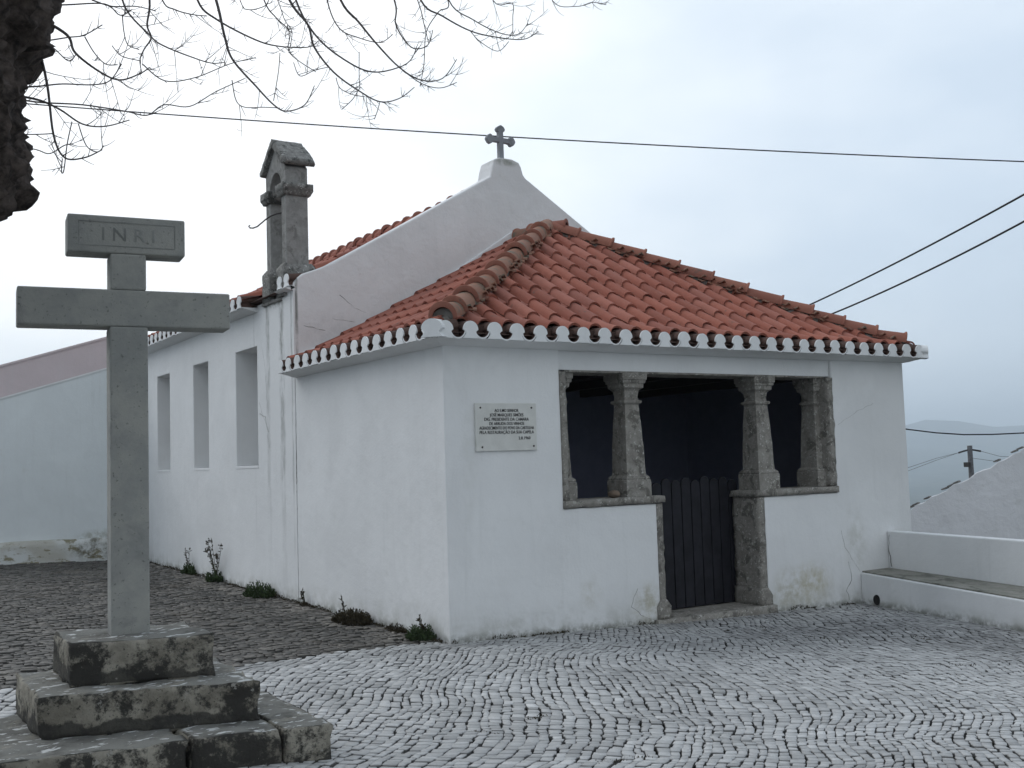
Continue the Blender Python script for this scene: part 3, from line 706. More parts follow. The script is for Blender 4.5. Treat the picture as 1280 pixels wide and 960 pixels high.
crack([(.12,GY,3.35),(.4,GY,3.30)],1,.008,10); crack([(.6,GY,3.75),(.8,GY,3.6),(.95,GY,3.55)],1,.007,11); crack([(.5,GY,3.45),(.8,GY,3.42)],1,.006,12)

# ------------------------------------------------------------------ plaque
FONT=None
pq=thing('plaque',(.66,0,1.95),'pale marble plaque with black Portuguese lettering screwed to the porch front wall','plaque')
mb=MB(); mb.box((.318,-.024,1.727),(1.005,-.002,2.178)); mb.build('slab',PLAQ,pq,bevel=.004)
def text(s,x,y,z,size,mat,parent,rot=(math.pi/2,0,0),sx=1,align='CENTER',ext=.0015,name='lettering',off=.0002):
    cu=bpy.data.curves.new('t','FONT'); cu.body=s; cu.size=size; cu.align_x=align; cu.extrude=ext; cu.offset=off; cu.resolution_u=3
    o=bpy.data.objects.new('t',cu); col.objects.link(o); bpy.context.view_layer.update()
    me=bpy.data.meshes.new_from_object(o); bpy.data.objects.remove(o)
    Mx=Matrix.Translation((x,y,z))@Matrix.Rotation(rot[2],4,'Z')@Matrix.Rotation(rot[0],4,'X')@Matrix.Diagonal((sx,1,1,1))
    me.transform(Mx); me.materials.clear(); return mesh_obj(name,me,mat,parent)
rows=[("AO E.",.50,.86,.66-.10),None]
LN=[("AO E.\u1d50\u1d52 SENHOR",.78,2.098),("JOS\u00c9 MARQUES SIM\u00d5ES",.80,2.056),("DIG. PRESIDENTE DA CAMARA",.80,2.015),("DE ARRUDA DOS VINHOS",.80,1.974),("AGRADECIMENTO DO POVO DA CARTULHA",.80,1.933),("PELA RESTAURA\u00c7\u00c3O DA SUA CAPELA",.80,1.892)]
WD=[.27,.38,.50,.39,.615,.61]
for (s_,k,z),w in zip(LN,WD):
    if s_.startswith('AO E.'): s_='AO E.MO SENHOR'
    o=text(s_,0,0,0,.042,INK,pq,sx=1)
    xs=[v.co.x for v in o.data.vertices]; wd=max(xs)-min(xs); cx=(max(xs)+min(xs))/2
    for v in o.data.vertices: v.co.x=(v.co.x-cx)*w/wd+.665; v.co.y+=-.0255; v.co.z+=z-.004
o=text("2.8.1960",.86,-.0255,1.832,.040,INK,pq)
for (x,z) in ((.375,2.135),(.95,2.135),(.385,1.765),(.965,1.768)):
    mb=MB(); mb.tube([(x,-.022,z),(x,-.028,z)],.009,10); mb.build('screw',IRON,pq)

# pebble on the sill
mb=MB(); bm=bmesh.new(); bmesh.ops.create_icosphere(bm,subdivisions=3,radius=.055)
for v in bm.verts: v.co=Vector((v.co.x*1.25,v.co.y,v.co.z*.72))*(1+.18*noise.noise(v.co*25)); v.co+=Vector((2.02,.10,1.262))
for f in bm.faces: f.smooth=True
me=bpy.data.meshes.new('stone'); bm.to_mesh(me); bm.free(); tag(mesh_obj('loose_stone',me,PEBBLE),'brown loose stone lying on the left sill of the porch opening','stone')

# ------------------------------------------------------------------ standing stone cross on steps
cr=thing('stone_cross',(-3.30,-2.0,.676),'tall grey stone cross with two crossbars standing on the stepped pedestal','cross')
th=R(-7); U=Vector((math.cos(th),math.sin(th),0)); Nn=Vector((-math.sin(th),math.cos(th),0)); O0=Vector((-3.30,-2.06,0))
def cblock(x0,x1,z0,z1,y0,y1,name,seed,lean=0):
    mb=MB(); c=[]
    low=[O0+U*x+Nn*y+Vector((0,0,z0)) for x,y in ((x0,y0),(x1,y0),(x1,y1),(x0,y1))]; top=[v+Vector((0,0,z1-z0)) for v in low]
    mb.quadblock(low,top); return mb.build(name,S_CROSS,cr,fixn=True,bevel=.010)
cblock(-.108,.108,.66,2.487,0,.20,'shaft',1)
cblock(-.608,.595,2.487,2.708,.0,.20,'crossbar',2)
cblock(-.104,.100,2.708,2.925,0,.195,'shaft',3)
cblock(-.340,.328,2.925,3.150,0,.195,'title_bar',4)
tb=[o for o in bpy.data.objects if o.name.startswith('title_bar')][0]
o=text("I N R I",0,0,0,.115,INCISE,tb,off=0,ext=.001,name='lettering')
Mx=Matrix.Translation(O0+Nn*-.0015)@Matrix.Rotation(th,4,'Z')@Matrix.Translation((0,0,3.0))
o.data.transform(Mx)
mb=MB()
for (a,b,c,d) in ((-.28,.27,2.965,2.970),(-.28,.27,3.108,3.113),(-.28,-.275,2.970,3.108),(.265,.27,2.970,3.108)):
    q=[O0+U*x-Nn*.0022+Vector((0,0,z)) for x,z in ((a,c),(b,c),(b,d),(a,d))]; mb.prism(q,Nn*.0022)
mb.build('carved_border',INCISE,tb,fixn=True)

pd=thing('pedestal',(-3.2,-2.1,.05),'three-stepped stone pedestal spotted with black and pale lichen under the standing cross','pedestal')
def step(q,z0,z1,seed,amp,cut=.055):
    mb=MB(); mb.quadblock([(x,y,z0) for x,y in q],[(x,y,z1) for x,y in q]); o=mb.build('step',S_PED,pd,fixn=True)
    roughen(o,cut,amp,6,seed); return o
step([(-3.655,-2.165),(-2.915,-2.405),(-2.90,-1.79),(-3.64,-1.58)],.43,.684,51,.020,.045)
step([(-3.860,-2.36),(-2.755,-2.715),(-2.70,-1.60),(-3.83,-1.42)],.21,.442,52,.024,.05)
o1=step([(-4.60,-2.66),(-3.21,-2.905),(-3.25,-1.60),(-4.55,-1.55)],-.05,.226,53,.024,.06)
step([(-3.195,-2.905),(-2.745,-2.995),(-2.70,-1.60),(-3.22,-1.60)],-.05,.228,54,.022,.06)
step([(-2.735,-3.00),(-2.475,-3.065),(-2.44,-1.9),(-2.69,-1.85)],-.05,.222,55,.020,.05)

# ------------------------------------------------------------------ bench and parapet at the right
bn=thing('bench',(5.5,-2,-.15),'low whitewashed masonry bench with a grey stone seat running along the parapet','bench')
F0=Vector((5.60,.0,0)); F1=Vector((5.06,-2.45,0)); dF=(F1-F0)/2.45; F2=F0+dF*7.5
K0=Vector((6.12,.0,0)); K1=Vector((5.82,-2.2,0)); dK=(K1-K0)/2.2; K2=K0+dK*7.5
def zt(t): return .205-.030*t
mb=MB(); mb.quadblock([(F0.x,0,-.6),(F2.x,F2.y,-.6),(K2.x,K2.y,-.6),(K0.x,0,-.6)],[(F0.x,0,zt(0)-.018),(F2.x,F2.y,zt(7.5)-.018),(K2.x,K2.y,zt(7.5)-.018),(K0.x,0,zt(0)-.018)])
mb.build('bench_base',W_PLAIN,bn,fixn=True,bevel=.015)
mb=MB(); i_=.03; mb.quadblock([(F0.x+i_,-.002,zt(0)-.017),(F2.x+i_,F2.y,zt(7.5)-.017),(K2.x-.002,K2.y,zt(7.5)-.017),(K0.x-.002,-.002,zt(0)-.017)],[(F0.x+i_,-.002,zt(0)),(F2.x+i_,F2.y,zt(7.5)),(K2.x-.002,K2.y,zt(7.5)),(K0.x-.002,-.002,zt(0))])
mb.build('seat_slab',BENCHTOP,bn,fixn=True,bevel=.004)
mb=MB(); mb.quadblock([(K0.x,-.002,-.6),(K2.x,K2.y,-.6),(K2.x+.16,K2.y,-.6),(K0.x+.16,-.002,-.6)],[(K0.x,-.002,.645),(K2.x,K2.y,.56),(K2.x+.16,K2.y,.56),(K0.x+.16,-.002,.645)])
pp=mb.build('parapet',W_PLAIN,None,fixn=True,bevel=.012); tag(pp,'low white parapet wall behind the masonry bench at the right','parapet')
crack([(K0.x-.004,-.03,.6),(K0.x-.004,-.02,.4),(K0.x-.02,-.06,.22)],0,.010,21,pp)
mb=MB()
vs=[];N=14
for (d,r) in ((0,.052),(-.03,.052),(-.03,.040),(.12,.040)):
    for j in range(N): a=2*math.pi*j/N; vs.append((5.555+d,-.27+r*math.cos(a)*.9,-.105+r*math.sin(a)*1.15))
fs=[(i*N+j,i*N+(j+1)%N,(i+1)*N+(j+1)%N,(i+1)*N+j) for i in range(3) for j in range(N)]+[tuple(range(3*N,4*N))]
mb.add(vs,fs); mb.add([(5.530,-.27+.044*math.cos(a*.5236),-.105+.055*math.sin(a*.5236)) for a in range(12)],[tuple(range(12))])  # black disc stands in for the shade inside the pipe mouth
tag(mb.build('drain_pipe',INT_CEIL,None,fixn=True),'dark round drain pipe mouth at the foot of the white bench','pipe')

# ------------------------------------------------------------------ annex walls at the left back
an=thing('annex_building',(-4,11.2,.2),'plain white annex wall with a sloping top and stained plinth behind the standing cross','building')
mb=MB(); mb.prism([(-9,11.003,-.6),(-.003,11.003,-.6),(-.003,11.003,3.62),(-.6,11.003,3.47),(-9,11.003,.78)],(0,.3,0)); mb.build('wall',W_ANNEX,an,fixn=True)
mb=MB(); mb.prism([(-9,10.99,.78),(-.01,10.99,3.635),(-.01,10.99,3.665),(-9,10.99,.81)],(0,.33,0)); mb.build('coping',W_EAVE,an,fixn=True)
mb=MB(); mb.box((-9,10.93,-.3),(-.003,11.0,.575)); o=mb.build('plinth',W_LEDGE,an); roughen(o,.12,.02,3,61)
pk=thing('pink_gable_house',(-4,12.5,.3),'faded pink gable wall rising just above the sloping white annex wall','house')
zz=lambda x:3.62+.318*(x+1.15)
mb=MB(); mb.prism([(-10,12.3,-.6),(.5,12.3,-.6),(.5,12.3,zz(.5)+.26),(-10,12.3,zz(-10)+.26)],(0,.3,0)); mb.build('wall',W_PINK,pk,fixn=True)
mb=MB(); mb.prism([(-10,12.28,zz(-10)+.26),(.5,12.28,zz(.5)+.26),(.5,12.28,zz(.5)+.30),(-10,12.28,zz(-10)+.30)],(0,4,0)); mb.build('roof',W_PINK,pk,fixn=True)

# ------------------------------------------------------------------ low house at right
hs=thing('small_house',(14,3,-1),'rough whitewashed gable end of a lower house beyond the parapet','house')
a=Vector((12.108,4.12,0)); dd=Vector((1.778,-1.16,0)).normalized(); nn=Vector((dd.y,-dd.x,0)).normalized()
nn=Vector((.97,.24,0))
def hp(t,z): q=a+dd*t; return Vector((q.x,q.y,z))
sl=1.032/2.123
rn=random.Random(5); edge=[]
t=-3.0
while t<4.4: edge.append(hp(t,.565+sl*t+rn.uniform(-.03,.03)+.02*math.sin(t*3))); t+=.14
R0=.565+sl*4.4
mb=MB(); mb.prism([hp(-3,-4),*[e for e in edge],hp(4.4,R0),hp(11,R0-sl*6.6),hp(11,-4)],nn*.4); o=mb.build('gable_wall',W_OLD,hs,fixn=True,bevel=.02)
mb=MB(); e=Vector((0,0,-.09))
mb.prism([hp(-3.2,.565-3.2*sl)+e,hp(4.4,R0)+e,hp(4.4,R0-.1)+e,hp(-3.2,.565-3.2*sl-.1)+e],nn*6); mb.prism([hp(11.2,R0-6.8*sl)+e,hp(4.4,R0)+e,hp(4.4,R0-.1)+e,hp(11.2,R0-6.8*sl-.1)+e],nn*6)
for v in range(len(mb.v)): mb.v[v]=tuple(Vector(mb.v[v])+nn*.05)
mb.build('roof',T_ROOF,hs,fixn=True)
t=-.5
while t<4.2:
    if rn.random()<.22:
        c=hp(t,.565+sl*t+.015); sh=MB(); sh.prism([c-dd*.05,c+dd*.06+Vector((0,0,.035)),c+dd*.05+Vector((0,0,.06)),c-dd*.05+Vector((0,0,.02))],nn*.12,0,rn.random()); sh.build('verge_tile',MORTAR,hs,fixn=True)
    t+=.11

# ------------------------------------------------------------------ pole and wires
def sag(p,q,s,n=24): p,q=Vector(p),Vector(q); return [p.lerp(q,i/n)-Vector((0,0,s*4*(i/n)*(1-i/n))) for i in range(n+1)]
up_tp=at(1212,557,60); up_b=Vector((up_tp.x,up_tp.y,-9))
po=thing('utility_pole',up_b,'distant grey utility pole with a crossarm above the white gable slope','utility pole')
mb=MB(); mb.tube([up_b,up_tp],[.2,.135],8); mb.build('pole',POLE,po)
ca=at(1198,566,60); cb=at(1226,564,60)
mb=MB(); mb.tube([ca,(ca+up_tp)/2+Vector((0,0,-.10)),Vector((up_tp.x,up_tp.y,ca.z+.16)),(cb+up_tp)/2+Vector((0,0,-.10)),cb],.05,6); mb.build('crossarm',IRON,po)
mb=MB(); q=at(1209,581,59.8); mb.box((q.x-.13,q.y-.13,q.z-.12),(q.x+.13,q.y+.13,q.z+.14)); mb.build('junction_box',IRON,po)
def wire(pts,r,label,name='overhead_wire',group=None):
    mb=MB(); mb.tube(pts,r,5); tag(mb.build(name,WIRE,None),label,'cable',group)
k=at(50,131,26.5)+Vector((0,0,.16)); q=at(1280,202,26.5)+Vector((0,0,.16)); dv=(q-k)
wire(sag(k-dv*.25,q+dv*.25,.29,40),.017,'long thin cable crossing the sky behind the gable cross','overhead_cable')
wire(sag(at(960,404,22),at(1400,175,13),.10),.016,'upper of the two thick cables descending behind the porch roof at right','overhead_cable')
wire(sag(at(960,422,22),at(1400,210,13),.16),.016,'lower of the two thick cables descending behind the porch roof at right','overhead_cable')
wire([at(x,y,38) for x,y in ((1090,530),(1137,537),(1170,541),(1205,543.3),(1240,543),(1280,541.2),(1340,536))],.024,'thin sagging cable crossing the haze just above the utility pole','overhead_cable')
wire([ca,at(1170,573,55),at(1137,584,50),at(1090,597,45)],.010,'upper faint wire running left from the utility pole crossarm')
wire([ca,at(1170,575.5,55),at(1137,588,50),at(1090,603,45)],.010,'lower faint wire running left from the utility pole crossarm')
wire([cb,at(1250,570.5,62),at(1300,573,64)],.011,'upper faint wire running right from the utility pole crossarm')
wire([Vector((up_tp.x,up_tp.y,ca.z-.3)),at(1240,576,60),at(1300,584,60)],.010,'lower faint wire running right from the utility pole')

# ------------------------------------------------------------------ tree
B0=Vector((-4.80,-3.36,gz(-4.8,-3.4)-.1))
tr=thing('bare_tree',B0,'bare pollarded tree with a burly dark trunk and thin drooping leafless branches','tree')
prof=[(-.1,.42),(.15,.36),(.5,.31),(1.1,.285),(1.8,.28),(2.3,.30),(2.58,.34),(2.70,.48),(2.79,.60),(2.9,.655),(3.15,.675),(3.38,.665),(3.46,.67),(3.54,.79),(3.72,.84),(3.95,.80),(4.15,.60),(4.3,.35)]
vs=[];N=150; zz_=[]; rows_=[]
for i in range(len(prof)-1):
    k=max(1,int((prof[i+1][0]-prof[i][0])/.018))
    for j in range(k): t=j/k; rows_.append((prof[i][0]*(1-t)+prof[i+1][0]*t, prof[i][1]*(1-t)+prof[i+1][1]*t))
rows_.append(prof[-1])
for z,r in rows_:
    for j in range(N):
        a=2*math.pi*j/N; p=Vector((math.cos(a),math.sin(a),z))
        q=Vector((p.x*2.6,p.y*2.6,z*2.4)); am=.035+.025*max(0,min(1,(z-2.2)/.5))
        d=noise.fractal(q,.9,2.1,5)*am*1.5 + noise.fractal(q*4.2,.7,2,6)*.055*(1 if z>2.4 else .5) - abs(noise.noise(q*9))*.03
        ridg=abs(noise.noise(Vector((p.x*9,p.y*9,z*2.2))))*.05
        rr=r+d-ridg+(.03 if z>2.75 else 0)
        vs.append((B0.x+p.x*rr,B0.y+p.y*rr,z+noise.noise(q*5)*.04))
nr_=len(rows_)
fs=[(i*N+j,i*N+(j+1)%N,(i+1)*N+(j+1)%N,(i+1)*N+j) for i in range(nr_-1) for j in range(N)]+[tuple(range((nr_-1)*N,nr_*N))]
mb=MB(); mb.add(vs,fs,smooth=True); mb.build('trunk',BARK,tr)
br=MB(); tw=MB(); rn=random.Random(11)
def smooth(pts,k=6):
    out=[]; n=len(pts)
    for i in range(n-1):
        p0,p1,p2,p3=pts[max(0,i-1)],pts[i],pts[i+1],pts[min(n-1,i+2)]
        for j in range(k):
            t=j/k; out.append(.5*((2*p1)+(p2-p0)*t+(2*p0-5*p1+4*p2-p3)*t*t+(3*p1-p0-3*p2+p3)*t**3))
    out.append(pts[-1]); return out
head=Vector((B0.x,B0.y,4.0))
limb=[head,at(90,-60,5.2),at(200,-110,6.0),at(330,-130,6.8),at(470,-140,7.5),at(620,-130,8.3),at(760,-90,9.2)]
limb=smooth(limb,8); br.tube(limb,[.13-.10*i/(len(limb)-1) for i in range(len(limb))],8)
limb2=smooth([head,at(-80,-150,4.2),at(-160,-400,3.6),at(-100,-800,3.4)],6); br.tube(limb2,[.16-.12*i/(len(limb2)-1) for i in range(len(limb2))],8)
limb3=smooth([head,Vector((-6.0,-2.6,4.8)),Vector((-7.2,-2.2,5.6)),Vector((-8.4,-1.4,6.6))],6); br.tube(limb3,[.15-.12*i/(len(limb3)-1) for i in range(len(limb3))],8)
def twig(p,d,L,r,depth=0):
    """a twig that leaves along d then curls up"""
    n=5; pts=[p]; q=p.copy(); v=d.normalized()
    bend=Vector((0,0,rn.uniform(.04,.24))) 
    for i in range(n):
        v=(v+bend*(.5+.5*i/n)+Vector((rn.uniform(-.08,.08),rn.uniform(-.08,.08),rn.uniform(-.06,.06)))).normalized(); q=q+v*L/n; pts.append(q.copy())
    tw.tube(pts,[r*(1-.55*i/n) for i in range(n+1)],4,caps=False)
    if depth<1 and L>.09:
        for _ in range(rn.randint(1,3)):
            i=rn.randint(1,n-1); dd_=(pts[i+1]-pts[i]).normalized(); s=Vector((rn.uniform(-1,1),rn.uniform(-1,1),rn.uniform(-1,1)))
            s=(s-dd_*s.dot(dd_)).normalized(); twig(pts[i],dd_*.8+s,L*rn.uniform(.22,.5),r*.75,depth+1)
def branch(px,d0,d1,r0,r1=.0028,limbed=True,tn=1.0):
    P=[at(x,y,d0+(d1-d0)*i/(len(px)-1)) for i,(x,y) in enumerate(px)]
    if limbed:
        t=min(range(len(limb)),key=lambda i:(limb[i]-P[0]).length if i>4 else 99)
        s0=limb[t]; mid=s0.lerp(P[0],.55)+Vector((0,0,.10)); P=[s0,mid]+P; 
    S=smooth(P,6); n=len(S); r0=r0*.72
    br.tube(S,[max(r1,r0*(1-(i/(n-1))**.8)+r1*(i/(n-1))) for i in range(n)],5)
    L=sum((a-b).length for a,b in zip(S[:-1],S[1:])); k=int(L/.058*tn)
    for _ in range(k):
        i=rn.randint(3,n-2); d=(S[i+1]-S[i]).normalized(); s=Vector((rn.uniform(-1,1),rn.uniform(-1,1),rn.uniform(-1,1))); s=(s-d*s.dot(d)).normalized()
        twig(S[i],d*rn.uniform(.5,1.2)+s,rn.choice((.03,.04,.05,.07,.11,.22)),.0024)
BR=[([(187,0),(184,31),(189,47),(180,62),(175,75),(177,90)],6,6,.013,1),
([(153,0),(187,44),(206,58),(244,73),(265,79),(281,78)],6.2,6.4,.012,1),
([(270,0),(281,47),(291,75),(320,108),(342,131),(358,139),(381,131),(393,107)],6.3,6.6,.017,1),
([(247,0),(272,25),(320,50),(350,58),(385,59),(398,51)],6.4,7,.014,1),
([(362,0),(385,31),(393,59),(417,90),(448,113),(475,127),(499,123),(518,109)],6.8,7,.017,1),
([(370,0),(397,47),(436,78),(467,90),(499,84),(514,74),(521,58)],7,7.2,.014,1),
([(426,0),(448,27),(471,55),(499,84),(526,100),(553,98),(571,74)],7.1,7.3,.017,1),
([(500,85),(526,104),(550,110),(571,103)],7.2,7.3,.006,0),
([(409,0),(424,35),(448,47),(475,53),(491,43)],7.3,7.5,.010,1),
([(493,0),(495,31),(514,59),(534,57),(541,38)],7.3,7.3,.013,1),
([(522,0),(530,30),(536,55)],7.5,7.5,.009,1),
([(526,0),(553,20),(589,39),(624,47),(655,49),(673,39)],7.6,7.8,.014,1),
([(588,39),(600,52),(622,64),(636,52)],7.7,7.8,.005,0),
([(561,0),(592,25),(624,41),(647,43),(660,29)],7.9,8,.010,1),
([(616,0),(640,4),(641,22),(641,46)],8,8,.007,1),
([(690,0),(721,8),(740,3),(758,6)],8.6,8.6,.006,1),
([(203,0),(219,12),(240,18),(259,20)],6,6.1,.009,1),
([(560,0),(548,15),(533,40),(530,80),(525,108)],7.5,7.5,.008,1),
([(330,0),(345,22),(362,40),(362,66),(395,90)],6.8,6.8,.009,1),
([(48,22),(84,44),(94,66),(125,90),(150,100),(175,92),(187,84)],5.2,5.5,.013,0),
([(25,40),(47,62),(59,106),(67,169),(81,197),(106,197),(128,187)],5.0,5.0,.013,0),
([(10,118),(48,125),(75,137),(103,155),(131,158),(162,150)],5,5.2,.010,0),
([(10,110),(47,108),(78,105),(115,106),(137,101),(152,80)],5.1,5.3,.007,0),
([(178,80),(206,101),(244,97),(287,80),(320,72)],6.2,6.3,.006,0),
([(10,122),(50,128),(103,131),(156,139),(184,144),(205,131),(237,133),(269,115),(306,98)],5.2,6.2,.007,0),
([(40,54),(84,47),(105,44),(128,31)],5.1,5.2,.006,0),
([(30,8),(84,6),(131,5),(150,19),(165,12)],5.2,5.4,.007,0),
([(40,62),(63,58),(85,76),(95,68)],5,5.1,.005,0),
([(10,168),(45,168),(67,167)],5,5,.004,0),([(10,180),(45,187),(62,192),(80,182),(90,180)],5,5,.004,0),
([(98,155),(108,182),(122,190),(130,182)],5.1,5.1,.004,0),
([(90,152),(84,180),(80,212),(77,215),(78,198)],5.1,5.1,.004,0),
([(106,46),(118,66),(132,80),(147,81)],5.3,5.3,.005,0),
([(140,57),(152,70),(175,76)],6,6,.004,0),
([(153,20),(155,40),(160,56),(174,62)],6,6,.005,0),
([(290,100),(295,125),(306,134),(330,134),(350,135)],6.4,6.5,.005,0),
([(420,97),(425,110),(440,118),(456,121)],6.9,6.9,.004,0),
([(448,113),(440,125),(427,137)],6.9,6.9,.004,0),
([(475,127),(472,138),(468,149)],6.9,6.9,.004,0),
([(367,78),(375,95),(393,88),(410,84)],6.8,6.8,.004,0),
([(350,66),(348,90),(342,126)],6.6,6.6,.004,0),
([(300,0),(310,12),(330,8),(336,0)],6.5,6.5,.005,1),
([(115,0),(140,8),(170,8),(195,14)],5.6,5.9,.007,0),
([(347,0),(356,25),(365,40),(361,66)],6.7,6.7,.005,1),
([(449,65),(449,95),(450,112)],6.9,6.9,.003,0)]
for px,d0,d1,r0,lm in BR: branch(px,d0,d1,r0,limbed=bool(lm))
# rest of the crown, out of the frame: other scaffold limbs carry hanging shoots too
for LB in (limb2,limb3):
    for i in range(6,len(LB),2):
        s=LB[i]; d=Vector((rn.uniform(-1,1),rn.uniform(-1,1),.2)).normalized(); P=[s,s+d*.4+Vector((0,0,.1)),s+d*.9-Vector((0,0,.1)),s+d*1.3-Vector((0,0,.5)),s+d*1.6-Vector((0,0,.6))]
        S=smooth(P,5); br.tube(S,[.014*(1-j/len(S))+.003 for j in range(len(S))],5)
        for _ in range(10):
            j=rn.randint(3,len(S)-2); twig(S[j],(S[j+1]-S[j]).normalized()+Vector((rn.uniform(-1,1),rn.uniform(-1,1),0)),rn.uniform(.05,.25),.0024)
crn=br.build('crown',TWIG,tr); tw.build('twigs',TWIG,crn)

# ------------------------------------------------------------------ weeds along the wall foot
def leaf(mb,p,d,L,w,r):
    d=d.normalized(); s=d.cross(Vector((rn.uniform(-1,1),rn.uniform(-1,1),rn.uniform(-1,1)))).normalized()*w
    mb.add([p,p+d*L*.45+s,p+d*L,p+d*L*.45-s],[(0,1,2,3)],0,r)
def clump(x,y,h,wx,wy,n,label,mat,leafl=.03,leafw=.006,cone=.5):
    z=gz(x,y)-.01; t=thing('weed_clump',(x,y,z),label,'weed','weeds along the foot of the chapel wall'); mb=MB()
    for i in range(n):
        a=rn.uniform(0,2*math.pi); k=math.sqrt(rn.random()); px,py=x+math.cos(a)*wx*k,y+math.sin(a)*wy*k
        if px>-.012: px=-.012-rn.uniform(0,.04)
        top=h*(1-k*k*.8)*rn.uniform(.5,1.05)
        base=Vector((px,py,z)); lean=Vector((math.cos(a)*k*cone*.8 - .1,math.sin(a)*k*cone,1)).normalized()
        tip=base+lean*top; tip.x=min(tip.x,-.008)
        mb.add([base-Vector((0,.0025,0)),base+Vector((0,.0025,0)),tip],[(0,1,2)])
        for q in range(rn.randint(4,8)):
            f=rn.uniform(.1,1); leaf(mb,base.lerp(tip,f),lean+Vector((rn.uniform(-1.2,.6),rn.uniform(-1.2,1.2),rn.uniform(-.4,.9))),leafl*rn.uniform(.6,1.4),leafw*rn.uniform(.6,1.4),rn.random())
    mb.build('foliage',mat,t); return t
def stalks(t,x,y,H,br_n,spread,head=True):
    z=gz(x,y); mb=MB(); hd=MB()
    for i in range(br_n):
        a=rn.uniform(-1,1)*spread; hgt=H*rn.uniform(.6,1) if i else H
        P=[Vector((x,y,z)),Vector((x-.01,y+a*.3,z+hgt*.4)),Vector((x-.02,y+a*.7,z+hgt*.75)),Vector((x-.03,y+a,z+hgt))]
        S=smooth(P,3); mb.tube(S,[.006-.004*j/len(S) for j in range(len(S))],4)
        for j in range(3,len(S)):
            for _ in range(2): leaf(hd,S[j],Vector((rn.uniform(-1,.3),rn.uniform(-1,1),rn.uniform(.1,1))),rn.uniform(.025,.06),.008,rn.random())
        if head:
            for _ in range(16):
                o=Vector((rn.uniform(-.03,.01),rn.uniform(-.045,.045),rn.uniform(-.02,.03))); leaf(hd,S[-1]+o,Vector((rn.uniform(-1,1),rn.uniform(-1,1),rn.uniform(-1,1))),.026,.011,.5)
    s=mb.build('stem',STEM,t); hd.build('flower_heads',LEAF2,t)
t=clump(-.07,7.7,.17,.10,.16,60,'slender green weed tuft with thin upright spikes, farthest along the chapel wall',LEAF,.05,.010); stalks(t,-.07,7.75,.36,4,.12,False)
t=clump(-.07,6.45,.20,.12,.14,110,'tall branching weed with dry flower heads standing against the nave wall',LEAF,.04,.010); stalks(t,-.07,6.45,.56,8,.36)
clump(-.16,4.45,.21,.18,.27,420,'rounded dark green bushy weed between the tall dry weed and the wall streaks',LEAF,.026,.007)
t=clump(-.17,1.72,.17,.17,.30,420,'spreading brownish weed with one leafy shoot beside the porch side wall',LEAF2,.028,.008); stalks(t,-.15,1.95,.22,2,.04,False)
t=clump(-.10,.36,.17,.12,.17,330,'small bright green weed at the front corner of the porch',LEAF,.026,.006); stalks(t,-.08,.32,.21,3,.08,False)
clump(-.06,.95,.09,.06,.20,110,'low sparse brown weed between the porch corner weed and the spreading one',LEAF2,.022,.005)
t=clump(-.06,3.25,.06,.05,.10,40,'tiny pale dried weed below the thin vertical wall crack',LEAF2,.02,.005); stalks(t,-.04,3.3,.16,3,.05,False)
# moss strip and tiny growth along wall base
mb=MB()
for i in range(5200):
    if rn.random()<.72: y=rn.uniform(.0,10.9); x=-.01-abs(rn.gauss(0,.02))-.03*rn.random()*(1+noise.noise(Vector((y*2,0,0)))); ok=noise.noise(Vector((y*2.3,3,0)))>-.12
    else: x=rn.uniform(0,5.5); y=-.008-abs(rn.gauss(0,.012)); ok=noise.noise(Vector((x*2.3,9,0)))>0 and not(2.38<x<4.12)
    if not ok: continue
    z=gz(x,y)-.005; p=Vector((x,y,z)); hh_=.035*max(.2,.6+noise.noise(Vector((x*3,y*3,5)))*1.6)
    leaf(mb,p+Vector((0,0,rn.uniform(0,hh_))),Vector((rn.uniform(-1,.2) if y>0 else rn.uniform(-1,1),rn.uniform(-1,1) if y>0 else rn.uniform(-1,.2),rn.uniform(.2,1.4))),rn.uniform(.012,.03),.005,rn.random())
for _ in range(16):
    cx,cy=rn.uniform(-1.5,4.8),rn.uniform(-4.2,-.4); an=rn.uniform(0,3.14); Lc=rn.uniform(.05,.22)
    for i in range(int(Lc*420)):
        q=rn.uniform(-Lc,Lc); x=cx+math.cos(an)*q+rn.gauss(0,.018); y=cy+math.sin(an)*q+rn.gauss(0,.018)
        leaf(mb,Vector((x,y,gz(x,y)-.006)),Vector((rn.uniform(-1,1),rn.uniform(-1,1),rn.uniform(.3,1.2))),rn.uniform(.010,.022),.004,rn.random())
tag(mb.build('moss_and_seedlings',LEAF2,None),'thin lines of moss and seedlings along the wall foot and in scattered cobble joints','moss',kind='stuff')

# ------------------------------------------------------------------ haze
mb=MB(); hb=7800; mb.box((-hb,-hb,-420),(hb,hb,260)); 
hm=bpy.data.materials.new('pale_haze'); hm.use_nodes=True; nt=hm.node_tree; nt.nodes.clear(); out=nt.nodes.new('ShaderNodeOutputMaterial'); pv=nt.nodes.new('ShaderNodeVolumePrincipled')
pv.inputs['Color'].default_value=(.82,.91,1,1); pv.inputs['Density'].default_value=.00032; pv.inputs['Anisotropy'].default_value=.2
nt.links.new(pv.outputs[0],out.inputs['Volume'])
hz=mb.build('haze',hm,None,fixn=True); tag(hz,kind='stuff'); hz['label']='pale bluish valley haze over the distant hills'; hz['category']='haze'

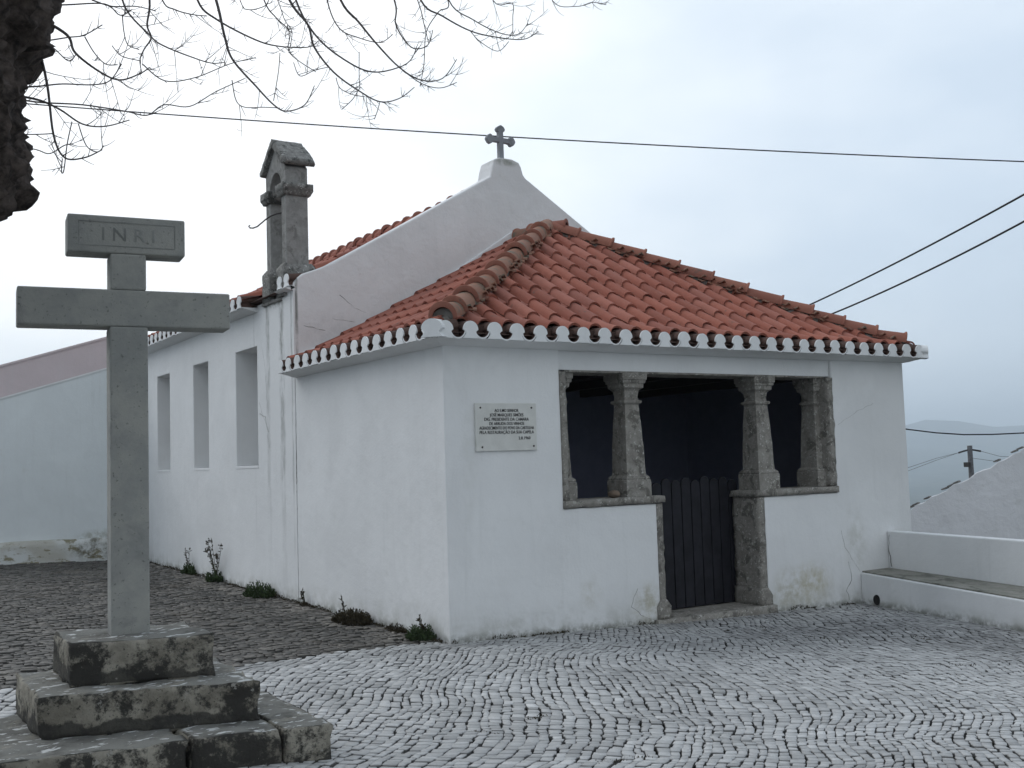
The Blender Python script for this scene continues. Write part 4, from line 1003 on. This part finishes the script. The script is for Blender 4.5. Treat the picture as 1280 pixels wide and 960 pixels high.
# ------------------------------------------------------------------ light
SA,SE=R(-42),R(40)   # sun azimuth from +Y towards +X, elevation: behind the clouds at back left
sun_dir=Vector((math.sin(SA)*math.cos(SE),math.cos(SA)*math.cos(SE),math.sin(SE)))
ld=bpy.data.lights.new('sun','SUN'); ld.energy=.5; ld.angle=R(45); ld.color=(1,.97,.93)
lo=bpy.data.objects.new('sun',ld); col.objects.link(lo); lo.rotation_euler=(-sun_dir).to_track_quat('-Z','Y').to_euler(); lo.location=sun_dir*50
w=bpy.data.worlds.new('World'); sc.world=w; w.use_nodes=True; nt=w.node_tree; bg=nt.nodes['Background']
def N_(t,**k):
    x=nt.nodes.new(t)
    for a,b in k.items(): setattr(x,a,b)
    return x
sky=N_('ShaderNodeTexSky'); sky.sky_type='NISHITA'; sky.sun_disc=False; sky.sun_elevation=SE; sky.sun_rotation=SA; sky.dust_density=3; sky.altitude=300
tc=N_('ShaderNodeTexCoord'); 
dt=N_('ShaderNodeVectorMath',operation='DOT_PRODUCT'); nt.links.new(tc.outputs['Generated'],dt.inputs[0])
gd=Vector((math.sin(R(8))*math.cos(R(24)),math.cos(R(8))*math.cos(R(24)),math.sin(R(24)))); dt.inputs[1].default_value=gd
ns=N_('ShaderNodeTexNoise'); ns.inputs['Scale'].default_value=2.1; ns.inputs['Detail'].default_value=5; ns.inputs['Roughness'].default_value=.5
mp=N_('ShaderNodeMapping'); mp.inputs['Scale'].default_value=(1,1,2.2); nt.links.new(tc.outputs['Generated'],mp.inputs[0]); nt.links.new(mp.outputs[0],ns.inputs['Vector'])
ad=N_('ShaderNodeMath',operation='MULTIPLY_ADD'); nt.links.new(ns.outputs['Fac'],ad.inputs[0]); ad.inputs[1].default_value=.62; nt.links.new(dt.outputs['Value'],ad.inputs[2])
rp=N_('ShaderNodeValToRGB'); nt.links.new(ad.outputs[0],rp.inputs[0]); e=rp.color_ramp.elements
ST=[(.0,(6.2,6.6,6.9)),(.72,(4.1,4.9,5.9)),(.95,(5.6,6.5,7.5)),(1.13,(8.0,8.6,9.1)),(1.26,(10.5,10.6,10.7))]
SCL=1.4
ST=[(p/SCL,c) for p,c in ST]
md=N_('ShaderNodeMath',operation='MULTIPLY'); nt.links.new(ad.outputs[0],md.inputs[0]); md.inputs[1].default_value=1/SCL; nt.links.new(md.outputs[0],rp.inputs[0])
while len(e)<len(ST): e.new(.5)
for i,(p,c) in enumerate(ST): e[i].position=p; e[i].color=(*c,1)
mx=N_('ShaderNodeMix',data_type='RGBA'); mx.inputs[0].default_value=.88; nt.links.new(sky.outputs[0],mx.inputs[6]); nt.links.new(rp.outputs[0],mx.inputs[7])
nt.links.new(mx.outputs[2],bg.inputs['Color']); bg.inputs['Strength'].default_value=.10
sc.view_settings.view_transform='Standard'; sc.view_settings.look='None'; sc.view_settings.exposure=.50; sc.view_settings.gamma=1; sc.view_settings.use_curve_mapping=False
sc.render.engine='CYCLES'
sc.cycles.volume_bounces=2
